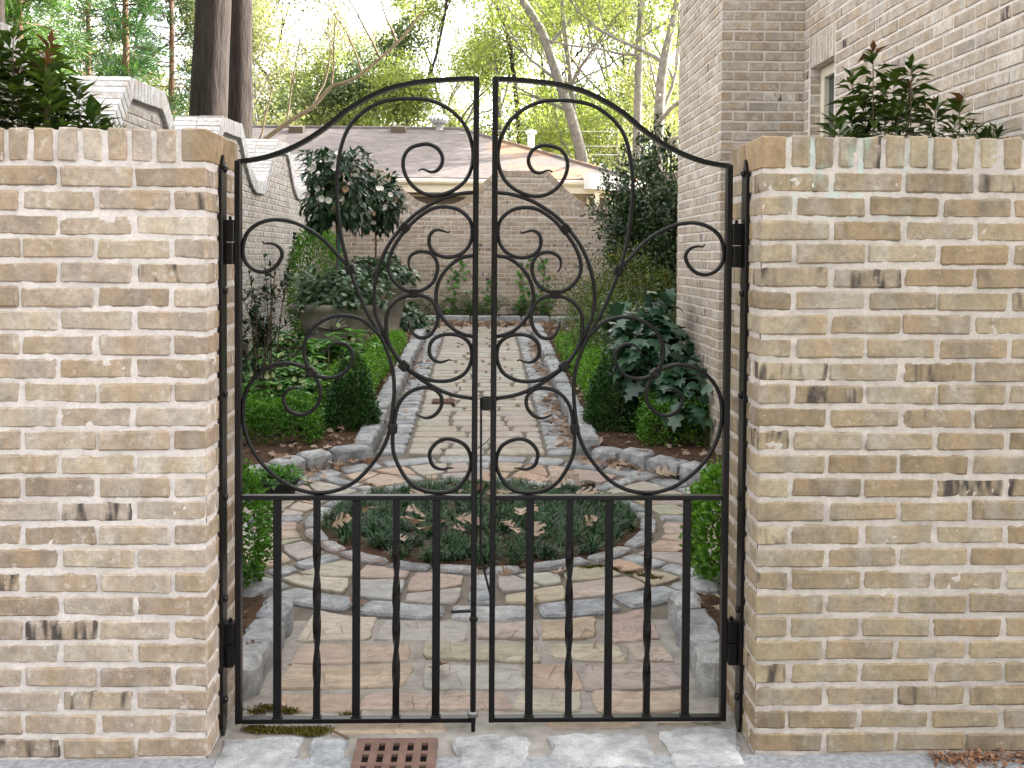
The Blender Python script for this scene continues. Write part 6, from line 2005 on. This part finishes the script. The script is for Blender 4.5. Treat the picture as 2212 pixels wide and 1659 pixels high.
nh = empty('neighbour_house', (-5, 30, .8), 'low house with a brown shingled hip roof beyond the back wall', 'house')
EZ, RZ, EY, RY, BY = 3.50, 5.30, 26.0, 31.0, 36.0
RX0, RX1, EX0, EX1 = -13.0, -.7, -18.0, 3.9
m = MB()
tk = .10
def roofv(dz): return [(EX0, EY, EZ+dz), (EX1, EY, EZ-.05+dz), (EX1, BY, EZ+dz), (EX0, BY, EZ+dz), (RX0, RY, RZ+dz), (RX1, RY, RZ+dz)]
m.add(roofv(0)+roofv(-tk), [(0, 1, 5, 4), (1, 2, 5), (2, 3, 4, 5), (3, 0, 4), (6, 7, 1, 0), (7, 8, 2, 1), (8, 9, 3, 2), (9, 6, 0, 3), (7, 6, 10, 11), (8, 7, 11), (9, 8, 11, 10), (6, 9, 10)])
roof_ = m.build('roof', M_NROOF, nh)
m = MB(); m.tube([(RX0, RY, RZ+.02), (RX1, RY, RZ+.02)], .05, 6); m.tube([(RX1, RY, RZ+.01), (EX1, EY, EZ-.03)], .05, 6); m.build('ridge_cap', M_NROOF, nh)
m = MB(); m.box(EX0+.3, EX1-.3, EY-.02, EY+.10, EZ-.42, EZ-.12); m.tube([(EX0, EY-.06, EZ-.10), (EX1, EY-.06, EZ-.16)], .075, 8); m.build('gutter', M_NTRIM, nh)
m = MB(); m.box(EX0+.6, EX1-.6, EY+.55, BY-.6, .3, EZ-.16); m.build('wall', M_NWALL, nh)
for (xa, xb) in ((-2.6, -.15), (-6.5, -4.2), (1.6, 2.3), (2.75, 3.25)):
    wn_ = MB(); wn_.box(xa, xb, EY+.50, EY+.548, 1.9, EZ-.5)
    wo_ = wn_.build('window', M_NGLASS, nh)
    f_ = MB()
    f_.box(xa-.07, xa, EY+.47, EY+.545, 1.85, EZ-.45); f_.box(xb, xb+.07, EY+.47, EY+.545, 1.85, EZ-.45); f_.box(xa, xb, EY+.47, EY+.545, EZ-.499, EZ-.45)
    f_.build('frame', M_NTRIM, wo_)
m = MB(); m.add([(2.55, 24.6, 3.12), (4.1, 24.6, 3.0), (4.1, 26.1, 3.1), (2.55, 26.1, 3.2), (2.55, 24.6, 3.50), (4.1, 24.6, 3.16), (4.1, 26.1, 3.4), (2.55, 26.1, 3.62)], [(0, 1, 5, 4), (1, 2, 6, 5), (2, 3, 7, 6), (3, 0, 4, 7), (4, 5, 6, 7), (3, 2, 1, 0)]); m.build('porch_roof', M_NWHITE, nh)
m = MB()
for xx in (2.7, 3.9): m.box(xx, xx+.12, 24.75, 24.87, .7, 3.08)
m.build('porch_post', M_NTRIM, nh)
def on_roof(x, s):                                       # s: 0 eave .. 1 ridge
    return Vector((x, EY+(RY-EY)*s, EZ+(RZ-EZ)*s))
for (x, s) in ((-5.55, .90), (-2.55, .93)):
    c = on_roof(x, s); m = MB()
    m.add([(c.x-.22, c.y-.18, c.z-.06), (c.x+.22, c.y-.18, c.z-.06), (c.x+.22, c.y+.25, c.z+.10), (c.x-.22, c.y+.25, c.z+.10), (c.x-.20, c.y-.20, c.z+.12), (c.x+.20, c.y-.20, c.z+.12), (c.x+.20, c.y+.2, c.z+.2), (c.x-.20, c.y+.2, c.z+.2)],
          [(0, 1, 5, 4), (1, 2, 6, 5), (2, 3, 7, 6), (3, 0, 4, 7), (4, 5, 6, 7)])
    m.build('roof_vent', M_NGLASS, nh)
M_GALV = plain_mat('galvanised_metal', (.62, .63, .65), .4, 5, .1, .5, .1, .002, .6)
c = on_roof(-1.35, 1.0)
m = MB(); m.lathe([(.13, -.1), (.13, .10), (.17, .12), (.27, .20), (.30, .28), (.27, .37), (.17, .44), (.02, .47)], tuple(c), 20); tv = m.build('turbine_vent', M_GALV, nh, smooth=True)
for k in range(14):
    a = 2*PI*k/14; m = MB()
    m.tube([(c.x+.19*math.cos(a), c.y+.19*math.sin(a), c.z+.13), (c.x+.315*math.cos(a+.15), c.y+.315*math.sin(a+.15), c.z+.28), (c.x+.19*math.cos(a+.3), c.y+.19*math.sin(a+.3), c.z+.43)], .013, 4)
    m.build('vane', M_NGLASS, tv)
c = Vector((1.35, 29.4, 4.55))
m = MB(); m.lathe([(.10, -.3), (.10, .42), (.16, .44), (.16, .52), (.02, .58)], tuple(c), 12); m.lathe([(.34, .05), (.30, .09), (.11, .16)], (c.x, c.y, c.z-.1), 12); m.build('flue_pipe', M_GALV, nh)
# overhead wires
M_WIRE = plain_mat('pale_cable', (.70, .70, .70), .5)
for k, (za, zb, zm, w) in enumerate(((6.35, 6.25, 6.2, 'highest pale overhead wire crossing above the neighbour roof'), (5.95, 5.7, 5.65, 'middle pale overhead wire crossing above the neighbour roof'), (5.55, 5.45, 5.3, 'lowest pale overhead wire crossing above the neighbour roof'))):
    m = MB(); m.tube(smooth_path([(-16, 38.6, za), (-8, 38.6, (za+zm)/2), (0, 38.6, zm), (8, 38.6, (zm+zb)/2), (14, 38.6, zb)], 1.0), .018, 5)
    m.build('overhead_wire', M_WIRE, label=w, cat='wire', group='overhead wires')
